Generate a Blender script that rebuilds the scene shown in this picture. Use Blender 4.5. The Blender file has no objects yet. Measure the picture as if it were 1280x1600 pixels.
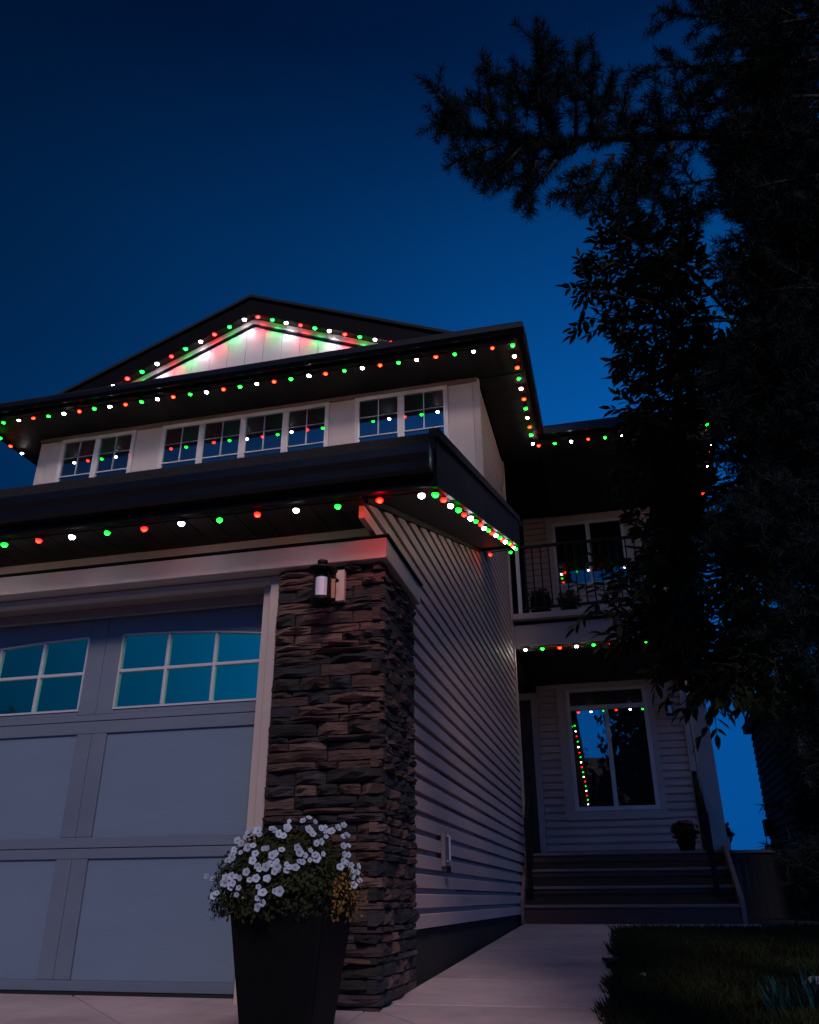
import bpy, bmesh, math, random
import numpy as np
from math import radians, sin, cos, pi, tan, sqrt
from mathutils import Vector, Matrix

rng = random.Random(7)
nrng = np.random.default_rng(7)
S = bpy.context.scene
COL = S.collection

# ------------------------------------------------------------------ camera
F, YAW, PIT, ROL = 1271.77, radians(13.745), radians(25.456), radians(-0.334)
_f = np.array([-sin(YAW)*cos(PIT), cos(YAW)*cos(PIT), sin(PIT)])
_r = np.array([cos(YAW), sin(YAW), 0.0]); _u = np.cross(_r, _f)
CR = _r*cos(ROL) + _u*sin(ROL); CU = -_r*sin(ROL) + _u*cos(ROL)
cam_d = bpy.data.cameras.new('camera'); cam = bpy.data.objects.new('camera', cam_d); COL.objects.link(cam)
cam_d.sensor_fit = 'HORIZONTAL'; cam_d.sensor_width = 36.0; cam_d.lens = 36.0*F/1280.0
cam_d.clip_start = 0.05; cam_d.clip_end = 3000
cam.matrix_world = Matrix(((CR[0], CU[0], -_f[0], 0), (CR[1], CU[1], -_f[1], 0), (CR[2], CU[2], -_f[2], 0), (0, 0, 0, 1)))
S.camera = cam

# ------------------------------------------------------------------ sky, dusk light, exposure
SUN_AZ, SUN_EL = radians(159), radians(33)      # azimuth from +Y clockwise; the last daylight comes from behind the camera
wd = bpy.data.worlds.new('World'); S.world = wd; wd.use_nodes = True
nt = wd.node_tree; nt.nodes.clear()
sky = nt.nodes.new('ShaderNodeTexSky'); sky.sky_type = 'NISHITA'; sky.sun_disc = False
sky.sun_elevation = radians(-2.5); sky.sun_rotation = SUN_AZ; sky.altitude = 900; sky.air_density = 1.0
sky.dust_density = 0.3; sky.ozone_density = 6.0
tint = nt.nodes.new('ShaderNodeMix'); tint.data_type = 'RGBA'; tint.blend_type = 'MULTIPLY'
tint.inputs[0].default_value = 1.0; tint.inputs[7].default_value = (0.010, 0.68, 2.75, 1)
bg = nt.nodes.new('ShaderNodeBackground'); bg.inputs[1].default_value = 7.0
wo = nt.nodes.new('ShaderNodeOutputWorld')
# deep dusk: the sky darkens towards the zenith
stc = nt.nodes.new('ShaderNodeTexCoord'); sxyz = nt.nodes.new('ShaderNodeSeparateXYZ'); ramp = nt.nodes.new('ShaderNodeValToRGB')
nt.links.new(stc.outputs['Generated'], sxyz.inputs[0]); nt.links.new(sxyz.outputs['Z'], ramp.inputs[0])
el = ramp.color_ramp.elements; el[0].position = 0.0; el[0].color = (0.74, 0.74, 0.76, 1); el[1].position = 1.0; el[1].color = (0.08, 0.06, 0.10, 1)
for p_, c_ in ((0.30, (0.88, 0.88, 0.88)), (0.50, (1.0, 1.0, 1.0)), (0.68, (0.66, 0.64, 0.66)), (0.82, (0.24, 0.20, 0.25))):
    e_ = el.new(p_); e_.color = (*c_, 1)
zen = nt.nodes.new('ShaderNodeMix'); zen.data_type = 'RGBA'; zen.blend_type = 'MULTIPLY'; zen.inputs[0].default_value = 1.0
zmx = nt.nodes.new('ShaderNodeMath'); zmx.operation = 'MAXIMUM'; zmx.inputs[1].default_value = 0.30; nt.links.new(sxyz.outputs['Z'], zmx.inputs[0])
cmb = nt.nodes.new('ShaderNodeCombineXYZ'); nt.links.new(sxyz.outputs['X'], cmb.inputs[0]); nt.links.new(sxyz.outputs['Y'], cmb.inputs[1]); nt.links.new(zmx.outputs[0], cmb.inputs[2])
nrm_ = nt.nodes.new('ShaderNodeVectorMath'); nrm_.operation = 'NORMALIZE'; nt.links.new(cmb.outputs[0], nrm_.inputs[0]); nt.links.new(nrm_.outputs[0], sky.inputs['Vector'])
bw = nt.nodes.new('ShaderNodeRGBToBW'); nt.links.new(sky.outputs[0], bw.inputs[0]); nt.links.new(bw.outputs[0], tint.inputs[6])
nz = nt.nodes.new('ShaderNodeMapRange'); nz.interpolation_type = 'SMOOTHSTEP'; nz.inputs[1].default_value = -0.80; nz.inputs[2].default_value = 0.20; nz.inputs[3].default_value = 0.18; nz.inputs[4].default_value = 1.1
nt.links.new(sxyz.outputs['X'], nz.inputs[0])
az = nt.nodes.new('ShaderNodeMix'); az.data_type = 'RGBA'; az.blend_type = 'MULTIPLY'; az.inputs[0].default_value = 1.0
nt.links.new(tint.outputs[2], az.inputs[6]); nt.links.new(nz.outputs[0], az.inputs[7]); hz = nt.nodes.new('ShaderNodeTexNoise'); hz.inputs['Scale'].default_value = 2.6; hz.inputs['Detail'].default_value = 5; nt.links.new(stc.outputs['Generated'], hz.inputs['Vector'])
hm = nt.nodes.new('ShaderNodeMapRange'); hm.inputs[3].default_value = 0.84; hm.inputs[4].default_value = 1.16; nt.links.new(hz.outputs['Fac'], hm.inputs[0])
hx = nt.nodes.new('ShaderNodeMix'); hx.data_type = 'RGBA'; hx.blend_type = 'MULTIPLY'; hx.inputs[0].default_value = 1.0
nt.links.new(az.outputs[2], hx.inputs[6]); nt.links.new(hm.outputs[0], hx.inputs[7]); nt.links.new(hx.outputs[2], zen.inputs[6]); nt.links.new(ramp.outputs[0], zen.inputs[7]); nt.links.new(zen.outputs[2], bg.inputs[0]); nt.links.new(bg.outputs[0], wo.inputs[0])

sd = bpy.data.lights.new('dusk_sun', 'SUN'); sun = bpy.data.objects.new('dusk_sun', sd); COL.objects.link(sun)
sd.energy = 1.30; sd.angle = radians(12); sd.color = (1.0, 0.79, 0.73)
_sv = Vector((sin(SUN_AZ)*cos(SUN_EL), cos(SUN_AZ)*cos(SUN_EL), sin(SUN_EL)))
sun.rotation_euler = (-_sv).to_track_quat('-Z', 'Y').to_euler()

S.view_settings.view_transform = 'Standard'; S.view_settings.look = 'None'
S.view_settings.exposure = 0.0; S.view_settings.gamma = 1.0
S.render.engine = 'CYCLES'
S.cycles.use_denoising = True
S.cycles.use_light_tree = True
S.cycles.max_bounces = 6; S.cycles.diffuse_bounces = 3; S.cycles.glossy_bounces = 3
S.cycles.sample_clamp_indirect = 3.0

# ------------------------------------------------------------------ pixel helpers (photo is 1280 x 1600)
def ray(x, y): return CR*(x-640)/F - CU*(y-800)/F + _f
def onY(x, y, D): d = ray(x, y); return d*(D/d[1])
def onX(x, y, D): d = ray(x, y); return d*(D/d[0])

# ------------------------------------------------------------------ materials
def M(name, col, rough=0.6, var=0.0, vscale=4.0, bump=0.0, bscale=60.0, metal=0.0, spec=0.5, obj_var=0.0, col2=None, stretch=None, coat=0.0, wear=None):
    m = bpy.data.materials.new(name); m.use_nodes = True
    t = m.node_tree; b = t.nodes['Principled BSDF']
    b.inputs['Base Color'].default_value = (*col, 1); b.inputs['Roughness'].default_value = rough
    b.inputs['Metallic'].default_value = metal; b.inputs['Specular IOR Level'].default_value = spec
    b.inputs['Coat Weight'].default_value = coat
    tc = t.nodes.new('ShaderNodeTexCoord'); src = tc.outputs['Object']
    if stretch:
        mp = t.nodes.new('ShaderNodeMapping'); mp.inputs['Scale'].default_value = stretch
        t.links.new(src, mp.inputs[0]); src = mp.outputs[0]
    last = None
    if var or col2:
        n = t.nodes.new('ShaderNodeTexNoise'); n.inputs['Scale'].default_value = vscale; n.inputs['Detail'].default_value = 6
        n.inputs['Roughness'].default_value = 0.65
        t.links.new(src, n.inputs['Vector'])
        r = t.nodes.new('ShaderNodeValToRGB'); r.color_ramp.elements[0].position = 0.32; r.color_ramp.elements[1].position = 0.68
        c2 = col2 if col2 else tuple(min(1, c*(1+var)) for c in col)
        c1 = col if col2 else tuple(c*(1-var) for c in col)
        r.color_ramp.elements[0].color = (*c1, 1); r.color_ramp.elements[1].color = (*c2, 1)
        t.links.new(n.outputs['Fac'], r.inputs[0]); last = r.outputs[0]
    if obj_var:
        oi = t.nodes.new('ShaderNodeObjectInfo')
        mr = t.nodes.new('ShaderNodeMapRange'); mr.inputs[3].default_value = 1-obj_var; mr.inputs[4].default_value = 1+obj_var
        t.links.new(oi.outputs['Random'], mr.inputs[0])
        mx = t.nodes.new('ShaderNodeMix'); mx.data_type = 'RGBA'; mx.blend_type = 'MULTIPLY'; mx.inputs[0].default_value = 1
        if last is None: mx.inputs[6].default_value = (*col, 1)
        else: t.links.new(last, mx.inputs[6])
        t.links.new(mr.outputs[0], mx.inputs[7]); last = mx.outputs[2]
    if last is not None: t.links.new(last, b.inputs['Base Color'])
    if var or col2:
        rr = t.nodes.new('ShaderNodeMapRange'); rr.inputs[3].default_value = max(0.02, rough-0.1); rr.inputs[4].default_value = min(1, rough+0.12)
        t.links.new(n.outputs['Fac'], rr.inputs[0]); t.links.new(rr.outputs[0], b.inputs['Roughness'])
    if bump:
        nb = t.nodes.new('ShaderNodeTexNoise'); nb.inputs['Scale'].default_value = bscale; nb.inputs['Detail'].default_value = 5
        t.links.new(src, nb.inputs['Vector'])
        bp = t.nodes.new('ShaderNodeBump'); bp.inputs['Strength'].default_value = bump; bp.inputs['Distance'].default_value = 0.01
        t.links.new(nb.outputs['Fac'], bp.inputs['Height']); t.links.new(bp.outputs[0], b.inputs['Normal'])
    return m

def glassmat(name, base, refl, tintc=(1, 1, 1), rough=0.015, wave=0.02):
    m = bpy.data.materials.new(name); m.use_nodes = True
    t = m.node_tree; t.nodes.clear(); o = t.nodes.new('ShaderNodeOutputMaterial')
    d = t.nodes.new('ShaderNodeBsdfDiffuse'); d.inputs[0].default_value = (*base, 1)
    g = t.nodes.new('ShaderNodeBsdfGlossy'); g.inputs[0].default_value = (*tintc, 1); g.inputs['Roughness'].default_value = rough
    fr = t.nodes.new('ShaderNodeFresnel'); fr.inputs[0].default_value = 1.5
    mr = t.nodes.new('ShaderNodeMapRange'); mr.inputs[3].default_value = refl; mr.inputs[4].default_value = 1.0
    mx = t.nodes.new('ShaderNodeMixShader')
    tc = t.nodes.new('ShaderNodeTexCoord'); n = t.nodes.new('ShaderNodeTexNoise'); n.inputs['Scale'].default_value = 2.2
    bp = t.nodes.new('ShaderNodeBump'); bp.inputs['Strength'].default_value = wave; bp.inputs['Distance'].default_value = 0.02
    t.links.new(tc.outputs['Object'], n.inputs['Vector']); t.links.new(n.outputs['Fac'], bp.inputs['Height']); t.links.new(bp.outputs[0], g.inputs['Normal'])
    t.links.new(fr.outputs[0], mr.inputs[0]); t.links.new(mr.outputs[0], mx.inputs[0])
    t.links.new(d.outputs[0], mx.inputs[1]); t.links.new(g.outputs[0], mx.inputs[2]); t.links.new(mx.outputs[0], o.inputs[0])
    return m

def emis(name, col, st, rim=0.16):
    """a frosted bulb: hottest at its tip, deeper in colour towards the rim"""
    m = bpy.data.materials.new(name); m.use_nodes = True; t = m.node_tree
    b = t.nodes['Principled BSDF']
    b.inputs['Base Color'].default_value = (*[min(1, c*0.5+0.02) for c in col], 1); b.inputs['Roughness'].default_value = 0.3
    b.inputs['Emission Color'].default_value = (*col, 1)
    tc = t.nodes.new('ShaderNodeTexCoord'); sp = t.nodes.new('ShaderNodeSeparateXYZ'); mr = t.nodes.new('ShaderNodeMapRange')
    mr.inputs[1].default_value = -0.023; mr.inputs[2].default_value = -0.006; mr.inputs[3].default_value = st*1.35; mr.inputs[4].default_value = st*rim
    t.links.new(tc.outputs['Object'], sp.inputs[0]); t.links.new(sp.outputs['Z'], mr.inputs[0]); t.links.new(mr.outputs[0], b.inputs['Emission Strength'])
    return m

m_siding = M('vinyl_siding', (0.50, 0.355, 0.325), 0.55, var=0.10, vscale=1.3, bump=0.12, bscale=90, obj_var=0.06, stretch=(1, 0.25, 1))
m_trim = M('beige_trim', (0.44, 0.36, 0.34), 0.6, var=0.08, vscale=2.0, bump=0.08, bscale=120)
m_white = M('white_vinyl', (0.56, 0.54, 0.56), 0.4, var=0.05, vscale=3.0)
m_panel = M('wall_panel', (0.49, 0.43, 0.42), 0.65, var=0.08, vscale=1.5, bump=0.15, bscale=150, stretch=(1, 1, 0.2))
m_dark = M('dark_aluminium', (0.0042, 0.004, 0.005), 0.6, var=0.25, vscale=2.5, spec=0.1)
m_gutter = M('black_gutter', (0.007, 0.008, 0.011), 0.35, var=0.2, vscale=2.0, spec=0.35)
m_soffit = M('dark_soffit', (0.0055, 0.0042, 0.0042), 0.6, var=0.2, vscale=5, obj_var=0.12)
m_shingle = M('roof_shingle', (0.012, 0.012, 0.014), 0.9, var=0.5, vscale=30, bump=0.6, bscale=80)
m_door = M('garage_door_paint', (0.138, 0.195, 0.275), 0.5, var=0.06, vscale=2.5, bump=0.22, bscale=160, stretch=(0.25, 1, 1))
m_doorfr = M('garage_door_frame_paint', (0.125, 0.158, 0.215), 0.5, var=0.08, vscale=3, bump=0.18, bscale=160, stretch=(0.3, 1, 1))
m_munt = M('muntin_white', (0.46, 0.46, 0.52), 0.4)
m_gglass = glassmat('garage_glass', (0.002, 0.006, 0.009), 0.88, (0.35, 1.0, 0.60), 0.03, 0.10)
m_wglass = glassmat('window_glass', (0.010, 0.013, 0.020), 0.24, (1, 1, 1), 0.01, 0.02)
m_dimglass = glassmat('dimmed_glass', (0.003, 0.004, 0.006), 0.06, (1, 1, 1), 0.03, 0.03)  # window glass with weaker reflection and darker base, so the balcony panes look dark
m_rubber = M('door_seal', (0.012, 0.012, 0.013), 0.7)
m_stoneback = M('mortar_dark', (0.006, 0.005, 0.005), 0.95, var=0.4, vscale=20)
m_conc = M('concrete', (0.43, 0.35, 0.375), 0.85, var=0.26, vscale=1.7, bump=0.25, bscale=110, obj_var=0.05)
m_found = M('foundation_parging', (0.011, 0.008, 0.007), 0.9, var=0.3, vscale=6, bump=0.4, bscale=40)
m_soil = M('soil', (0.030, 0.026, 0.018), 0.95, var=0.5, vscale=8, bump=0.6, bscale=30)
m_road = M('asphalt', (0.05, 0.05, 0.052), 0.9, var=0.2, vscale=10, bump=0.3, bscale=80)
m_wood = M('stained_stair_wood', (0.095, 0.036, 0.030), 0.65, var=0.25, vscale=5, bump=0.25, bscale=60, obj_var=0.12, stretch=(0.2, 2, 2))
m_nosing = M('stair_nosing', (0.22, 0.14, 0.135), 0.6, var=0.2, vscale=6, stretch=(0.3, 2, 2))
m_black = M('black_metal', (0.005, 0.005, 0.006), 0.5, spec=0.15)
m_pot = M('black_pot', (0.0025, 0.0025, 0.0032), 0.6, var=0.3, vscale=6, spec=0.12)
m_grass = M('grass', (0.011, 0.018, 0.007), 0.85, col2=(0.026, 0.032, 0.013), vscale=7, spec=0.1)
m_fol = M('petunia_leaf', (0.010, 0.015, 0.006), 0.75, col2=(0.045, 0.048, 0.016), vscale=22, spec=0.15)
m_ofol = M('orange_leaf', (0.20, 0.08, 0.010), 0.6, col2=(0.30, 0.16, 0.02), vscale=25)
m_petal = M('petunia_petal', (0.36, 0.42, 0.50), 0.6, var=0.12, vscale=30, obj_var=0.25)
m_pcent = M('petunia_throat', (0.40, 0.42, 0.10), 0.6)
m_needle = M('spruce_needle', (0.0055, 0.011, 0.011), 0.85, col2=(0.013, 0.024, 0.025), vscale=3, spec=0.08)
m_bark = M('bark', (0.014, 0.011, 0.009), 0.9, var=0.5, vscale=12, bump=0.8, bscale=40, stretch=(1, 1, 0.3))
m_leaf = M('ash_leaf', (0.012, 0.021, 0.008), 0.7, col2=(0.024, 0.036, 0.014), vscale=3, spec=0.12)
m_blueleaf = M('blue_foliage', (0.005, 0.028, 0.034), 0.85, col2=(0.010, 0.046, 0.054), vscale=5, spec=0.1)
m_neigh = M('neighbour_wall', (0.030, 0.030, 0.036), 0.8, var=0.2, vscale=3)
m_fence = M('dark_fence', (0.009, 0.009, 0.012), 0.8, var=0.3, vscale=4, obj_var=0.15)
m_fencecap = M('pale_fence_cap', (0.10, 0.11, 0.14), 0.6)
m_rock = M('lawn_rock', (0.35, 0.33, 0.33), 0.85, var=0.3, vscale=14, bump=0.6, bscale=40)
m_frost = M('frosted_glass', (0.78, 0.74, 0.84), 0.35)
m_amber = M('lantern_side_glass', (0.42, 0.24, 0.14), 0.3)
m_terra = M('flower_red', (0.30, 0.03, 0.03), 0.6)
m_clear = glassmat('lantern_glass', (0.06, 0.06, 0.09), 0.10)
STONE_COLS = [(0.036, 0.018, 0.015), (0.024, 0.014, 0.013), (0.017, 0.013, 0.015), (0.047, 0.025, 0.021), (0.008, 0.007, 0.007), (0.008, 0.008, 0.011), (0.062, 0.036, 0.030)]
m_stones = [M('ledge_stone_%s' % n, c, 0.85, col2=tuple(x*2.4 for x in c), vscale=11, bump=0.9, bscale=45, obj_var=0.3, stretch=(0.7, 0.7, 2.2))
            for n, c in zip(('rust', 'brown', 'plum', 'tan', 'umber', 'slate', 'buff'), STONE_COLS)]
m_bulb = {'w': emis('bulb_white_soft', (1.0, 0.86, 0.92), 34.0), 'r': emis('bulb_red_soft', (1.0, 0.009, 0.008), 36.0), 'g': emis('bulb_green_soft', (0.006, 1.0, 0.04), 20.0), 'W': emis('bulb_white', (1.0, 0.86, 0.92), 110.0), 'H': emis('bulb_red_strong', (1.0, 0.0004, 0.00015), 850.0), 'R': emis('bulb_red', (1.0, 0.0050, 0.0026), 62.0),
          'G': emis('bulb_green', (0.0040, 1.0, 0.0130), 36.0), 'O': emis('bulb_orange', (1.0, 0.0085, 0.0020), 55.0)}

# ------------------------------------------------------------------ mesh helpers
class MB:
    def __init__(s): s.v = []; s.f = []
    def add(s, vs, fs):
        n = len(s.v); s.v += [tuple(map(float, p)) for p in vs]; s.f += [tuple(i+n for i in f) for f in fs]; return s
    def box(s, x0, x1, y0, y1, z0, z1):
        return s.add([(x0, y0, z0), (x1, y0, z0), (x1, y1, z0), (x0, y1, z0), (x0, y0, z1), (x1, y0, z1), (x1, y1, z1), (x0, y1, z1)],
                     [(3, 2, 1, 0), (4, 5, 6, 7), (0, 1, 5, 4), (1, 2, 6, 5), (2, 3, 7, 6), (3, 0, 4, 7)])
    def hexa(s, p): return s.add(p, [(3, 2, 1, 0), (4, 5, 6, 7), (0, 1, 5, 4), (1, 2, 6, 5), (2, 3, 7, 6), (3, 0, 4, 7)])
    def prism(s, A, B):        # two equal polygons joined
        n = len(A)
        return s.add(list(A)+list(B), [tuple(range(n))[::-1], tuple(range(n, 2*n))] + [(i, (i+1) % n, n+(i+1) % n, n+i) for i in range(n)])
    def tube(s, pts, rads, k=8, cap=True):
        pts = [Vector(p) for p in pts]; rings = []
        for i, p in enumerate(pts):
            d = (pts[min(i+1, len(pts)-1)]-pts[max(i-1, 0)]).normalized()
            a = d.cross(Vector((0, 0, 1)) if abs(d.z) < 0.9 else Vector((1, 0, 0))).normalized(); b = d.cross(a)
            r = rads[i] if hasattr(rads, '__len__') else rads
            rings.append([p+(a*cos(2*pi*j/k)+b*sin(2*pi*j/k))*r for j in range(k)])
        vs = [q for r in rings for q in r]; fs = []
        for i in range(len(pts)-1):
            for j in range(k): fs.append((i*k+j, i*k+(j+1) % k, (i+1)*k+(j+1) % k, (i+1)*k+j))
        if cap: fs += [tuple(range(k))[::-1], tuple(range((len(pts)-1)*k, len(pts)*k))]
        return s.add(vs, fs)
    def lathe(s, c, prof, k=20):
        vs = [(c[0]+r*cos(2*pi*j/k), c[1]+r*sin(2*pi*j/k), c[2]+z) for r, z in prof for j in range(k)]; fs = []
        for i in range(len(prof)-1):
            for j in range(k): fs.append((i*k+j, i*k+(j+1) % k, (i+1)*k+(j+1) % k, (i+1)*k+j))
        fs += [tuple(range(k))[::-1], tuple(range((len(prof)-1)*k, len(prof)*k))]
        return s.add(vs, fs)
    def mesh(s, name, fix=True):
        me = bpy.data.meshes.new(name); me.from_pydata(s.v, [], s.f); me.update()
        if fix:
            bm = bmesh.new(); bm.from_mesh(me); bmesh.ops.recalc_face_normals(bm, faces=bm.faces); bm.to_mesh(me); bm.free()
        return me

def root(name, loc, label, cat, group=None):
    o = bpy.data.objects.new(name, None); COL.objects.link(o); o.location = loc; o.empty_display_size = 0.2
    o['label'] = label; o['category'] = cat
    if group: o['group'] = group
    return o

def put(name, geo, mat, parent=None, smooth=False, loc=None, bevel=0.0, fix=True):
    me = geo.mesh(name, fix) if isinstance(geo, MB) else geo
    if mat is not None and not me.materials: me.materials.append(mat)
    o = bpy.data.objects.new(name, me); COL.objects.link(o)
    if smooth:
        for p in me.polygons: p.use_smooth = True
    if bevel:
        bv = o.modifiers.new('bevel', 'BEVEL'); bv.width = bevel; bv.segments = 2; bv.limit_method = 'ANGLE'
    o.location = loc if loc is not None else (0, 0, 0)
    if parent is not None:
        o.parent = parent
        if parent.type == 'EMPTY' and loc is None: o.location = -parent.location
        elif parent.type == 'EMPTY': o.location = Vector(loc)-parent.location
    return o
def B(*a): return MB().box(*a)
def struct(o, label=None):
    o['kind'] = 'structure'
    if label: o['label'] = label
    return o
def quadmesh(name, V, Fc):
    """fast mesh from numpy: V (n,3), Fc (m,k) one face size"""
    me = bpy.data.meshes.new(name); n, m, k = len(V), len(Fc), Fc.shape[1]
    me.vertices.add(n); me.vertices.foreach_set('co', np.asarray(V, np.float32).ravel())
    me.loops.add(m*k); me.loops.foreach_set('vertex_index', np.asarray(Fc, np.int32).ravel())
    me.polygons.add(m); me.polygons.foreach_set('loop_start', np.arange(0, m*k, k, dtype=np.int32))
    me.update(calc_edges=True); me.validate(); return me

# ================================================================== SETTING
def g(y):                      # height of driveway / walk / lawn along depth
    if y <= -8: return -1.0
    if y <= 4.2: return -1.0+(y+8)/12.2*0.545
    if y <= 10: return -0.455+(y-4.2)/5.8*0.205
    return -0.25
ys = [-400, -120, -40, -8, -4, 0, 2, 3, 4.2, 5, 6, 7, 8, 9, 10, 14, 30, 90, 250, 700]
xs = [-700, -200, -60, -20, -8, -3, -0.5, 2, 6, 20, 60, 200, 700]
mb = MB(); vs = [(x, y, g(y)-0.05-(0.10 if y < -8.5 else 0)) for y in ys for x in xs]; nx = len(xs)
mb.add(vs, [(j*nx+i, j*nx+i+1, (j+1)*nx+i+1, (j+1)*nx+i) for j in range(len(ys)-1) for i in range(nx-1)])
struct(put('ground', mb, m_soil))
struct(put('road', MB().hexa([(-300, -18, -1.09), (300, -18, -1.09), (300, -9.2, -1.09), (-300, -9.2, -1.09), (-300, -18, -1.04), (300, -18, -1.04), (300, -9.2, -1.04), (-300, -9.2, -1.04)]), m_road))

def slab(poly, name, parent, mat=m_conc, gap=0.011, th=0.12):
    c = np.mean(np.array(poly), axis=0)
    P = []
    for p in poly:
        d = np.array(p)-c; P.append(c+d*(1-gap/np.linalg.norm(d)))
    out = []
    A = [(p[0], p[1], g(p[1])-th) for p in P]; Bt = [(p[0], p[1], g(p[1])) for p in P]
    return put(name, MB().prism(A, Bt), mat, parent, bevel=0.004)
drive = struct(put('driveway', MB().hexa([(-8.2, -9.0, -1.2), (-0.16, -9.0, -1.2), (-0.16, 4.45, -0.62), (-8.2, 4.45, -0.62),
     (-8.2, -9.0, g(-9)-0.012), (-0.16, -9.0, g(-9)-0.012), (-0.16, 4.45, g(4.45)-0.014), (-8.2, 4.45, g(4.45)-0.014)]), m_soil))
# slabs follow the diagonal cut joints that run out from the pillar corner
cpt = (-1.24, 4.22)
for poly in ([(-8.2, 4.42), (-8.2, 0.6), (-4.9, 0.6), (-4.9, 4.42)],
             [(-4.9, 4.42), (-4.9, 0.6), (-2.6, 0.6), (-2.129, 3.64), (-2.93, 4.42)],
             [(-2.93, 4.42), (-2.129, 3.64), (-2.6, 0.6), (-1.22, 0.6), (-1.228, 3.86), cpt, (-1.30, 4.42)],
             [cpt, (-1.228, 3.86), (-1.22, 0.6), (-0.154, 0.6), (-0.154, 3.15), (-0.967, 3.913)],
             [cpt, (-0.967, 3.913), (-0.154, 3.15), (-0.154, 4.36), (-1.22, 4.36)]):
    slab(poly, 'concrete_slab', drive)
walk = struct(put('walkway', MB().hexa([(-1.2, 4.36, -0.7), (-0.16, 4.36, -0.7), (-0.16, 10.0, -0.5), (-1.2, 10.0, -0.5),
     (-1.2, 4.36, g(4.36)-0.014), (-0.16, 4.36, g(4.36)-0.014), (-0.16, 10.0, g(10)-0.014), (-1.2, 10.0, g(10)-0.014)]), m_soil))
yy = [4.36, 5.3, 6.25, 7.2, 8.15, 9.1]
for a, b in zip(yy[:-1], yy[1:]): slab([(-1.195, a), (-0.154, a), (-0.154, b), (-1.195, b)], 'concrete_slab', walk)
slab([(-1.195, 9.1), (1.25, 9.1), (1.25, 10.04), (-1.195, 10.04)], 'concrete_slab', walk)

# ================================================================== HOUSE
XW = -1.21                     # plane of the long side wall
HX0 = -7.57                    # left end of the front
YF, YU, YP = 4.20, 8.62, 13.12  # garage front, upper front wall, porch wall
K = YP/12.2
house = root('house', (-4.4, 8.0, -0.45), 'two storey house with beige siding, stone pillar, garage and coloured eave lights', 'house')

# --- foundation and hidden core walls (dark inside)
put('foundation', B(-7.55, XW-0.03, 4.5, 11.0, -0.9, -0.165), m_found, house)
core = MB().box(-7.5, XW-0.075, 4.72, 8.55, -0.16, 2.0)
core.box(-7.5, XW-0.075, 8.70, 10.9, -0.16, 6.3).box(-7.5, 1.15, YP+0.12, 17.0, -0.3, 6.3).box(-7.5, -2.3, 10.9, YP+0.12, -0.3, 6.3)
put('inner_wall', core, m_found, house)

# --- side wall of dutch-lap boards
sw = put('side_wall', B(XW-0.07, XW-0.034, 4.75, 10.86, -0.16, 2.2).box(XW-0.07, XW-0.034, 8.66, 10.86, 2.2, 6.05), m_found, house)
EXP = 0.1085
def rake_y(z): return 3.88+(z-2.035)/0.333
def side_board(z0):
    prof = [(-0.034, 0.0), (0.0, 0.0), (0.0, 0.070), (-0.003, 0.0735), (-0.030, 0.078), (-0.034, EXP+0.002)]
    def ystart(z):
        if z < 1.94: return 4.93
        if z < 2.035: return 3.90
        if z < 3.55: return rake_y(z)
        return 8.70
    zz = z0+EXP*0.5
    ys_ = [(XW+p[0], max(ystart(zz), ystart(z0+p[1]) if 2.035 < z0 < 3.5 else ystart(zz)), z0+p[1]) for p in prof]
    cut = rng.uniform(5.8, 9.9); y0 = ys_[1][1]
    if cut < y0+0.5: return [MB().prism(ys_, [(XW+p[0], 10.86, z0+p[1]) for p in prof])]
    return [MB().prism(ys_, [(XW+p[0], cut-0.0015, z0+p[1]) for p in prof]), MB().prism([(XW+p[0]-0.0012, cut+0.0015, z0+p[1]) for p in prof], [(XW+p[0]-0.0012, 10.86, z0+p[1]) for p in prof])]
k = 0
while -0.155+k*EXP < 5.95:
    for pc_ in side_board(-0.155+k*EXP): put('siding_board', pc_, m_siding, sw)
    k += 1
put('corner_trim', B(XW-0.03, XW+0.022, 10.86, 10.96, -0.16, 6.0), m_trim, sw)
put('corner_trim', B(XW-0.06, XW+0.020, 8.615, 8.70, 3.5, 6.0), m_trim, sw)

# --- stone pillar
pil = put('stone_pillar', B(-1.80, -1.192, 4.16, 4.90, -0.62, 1.735), m_stoneback, house)
def stone(w, h, dep, seed):
    r = random.Random(seed); nxs = max(4, min(9, int(w/0.055))); nzs = 4; vs = []; fs = []
    tilt = r.uniform(-0.4, 0.4); ph = r.uniform(0, 6)
    for j in range(nzs):
        for i in range(nxs):
            u, v = i/(nxs-1), j/(nzs-1)
            edge = min(u*w, (1-u)*w, 0.02)/0.02; ev = min(v, 1-v)*2
            d = dep*(0.30+0.70*min(1, edge*0.9+0.1)*(0.45+0.55*min(1, ev*1.5)))
            d += dep*(0.22*sin(ph+u*9+v*4)+r.uniform(-0.24, 0.24)+tilt*(v-0.5)*0.6)*(0.3+0.7*edge)
            jx = r.uniform(-0.004, 0.004) if 0 < i < nxs-1 else r.uniform(-0.002, 0.002)
            jz = r.uniform(-0.10, 0.10)*h if 0 < j < nzs-1 else r.uniform(-0.07, 0.07)*h
            vs.append((u*w+jx, -max(0.012, d), v*h+jz))
    for j in range(nzs-1):
        for i in range(nxs-1): fs.append((j*nxs+i, j*nxs+i+1, (j+1)*nxs+i+1, (j+1)*nxs+i))
    rim = [i for i in range(nxs)]+[j*nxs+nxs-1 for j in range(1, nzs)]+[(nzs-1)*nxs+i for i in range(nxs-2, -1, -1)]+[j*nxs for j in range(nzs-2, 0, -1)]
    n0 = len(vs)
    for q in rim: vs.append((vs[q][0], 0.03, vs[q][2]))
    L = len(rim)
    for a in range(L): fs.append((rim[a], n0+a, n0+(a+1) % L, rim[(a+1) % L]))
    return MB().add(vs, fs)
z = -0.56; row = 0; sid = 0
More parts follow.
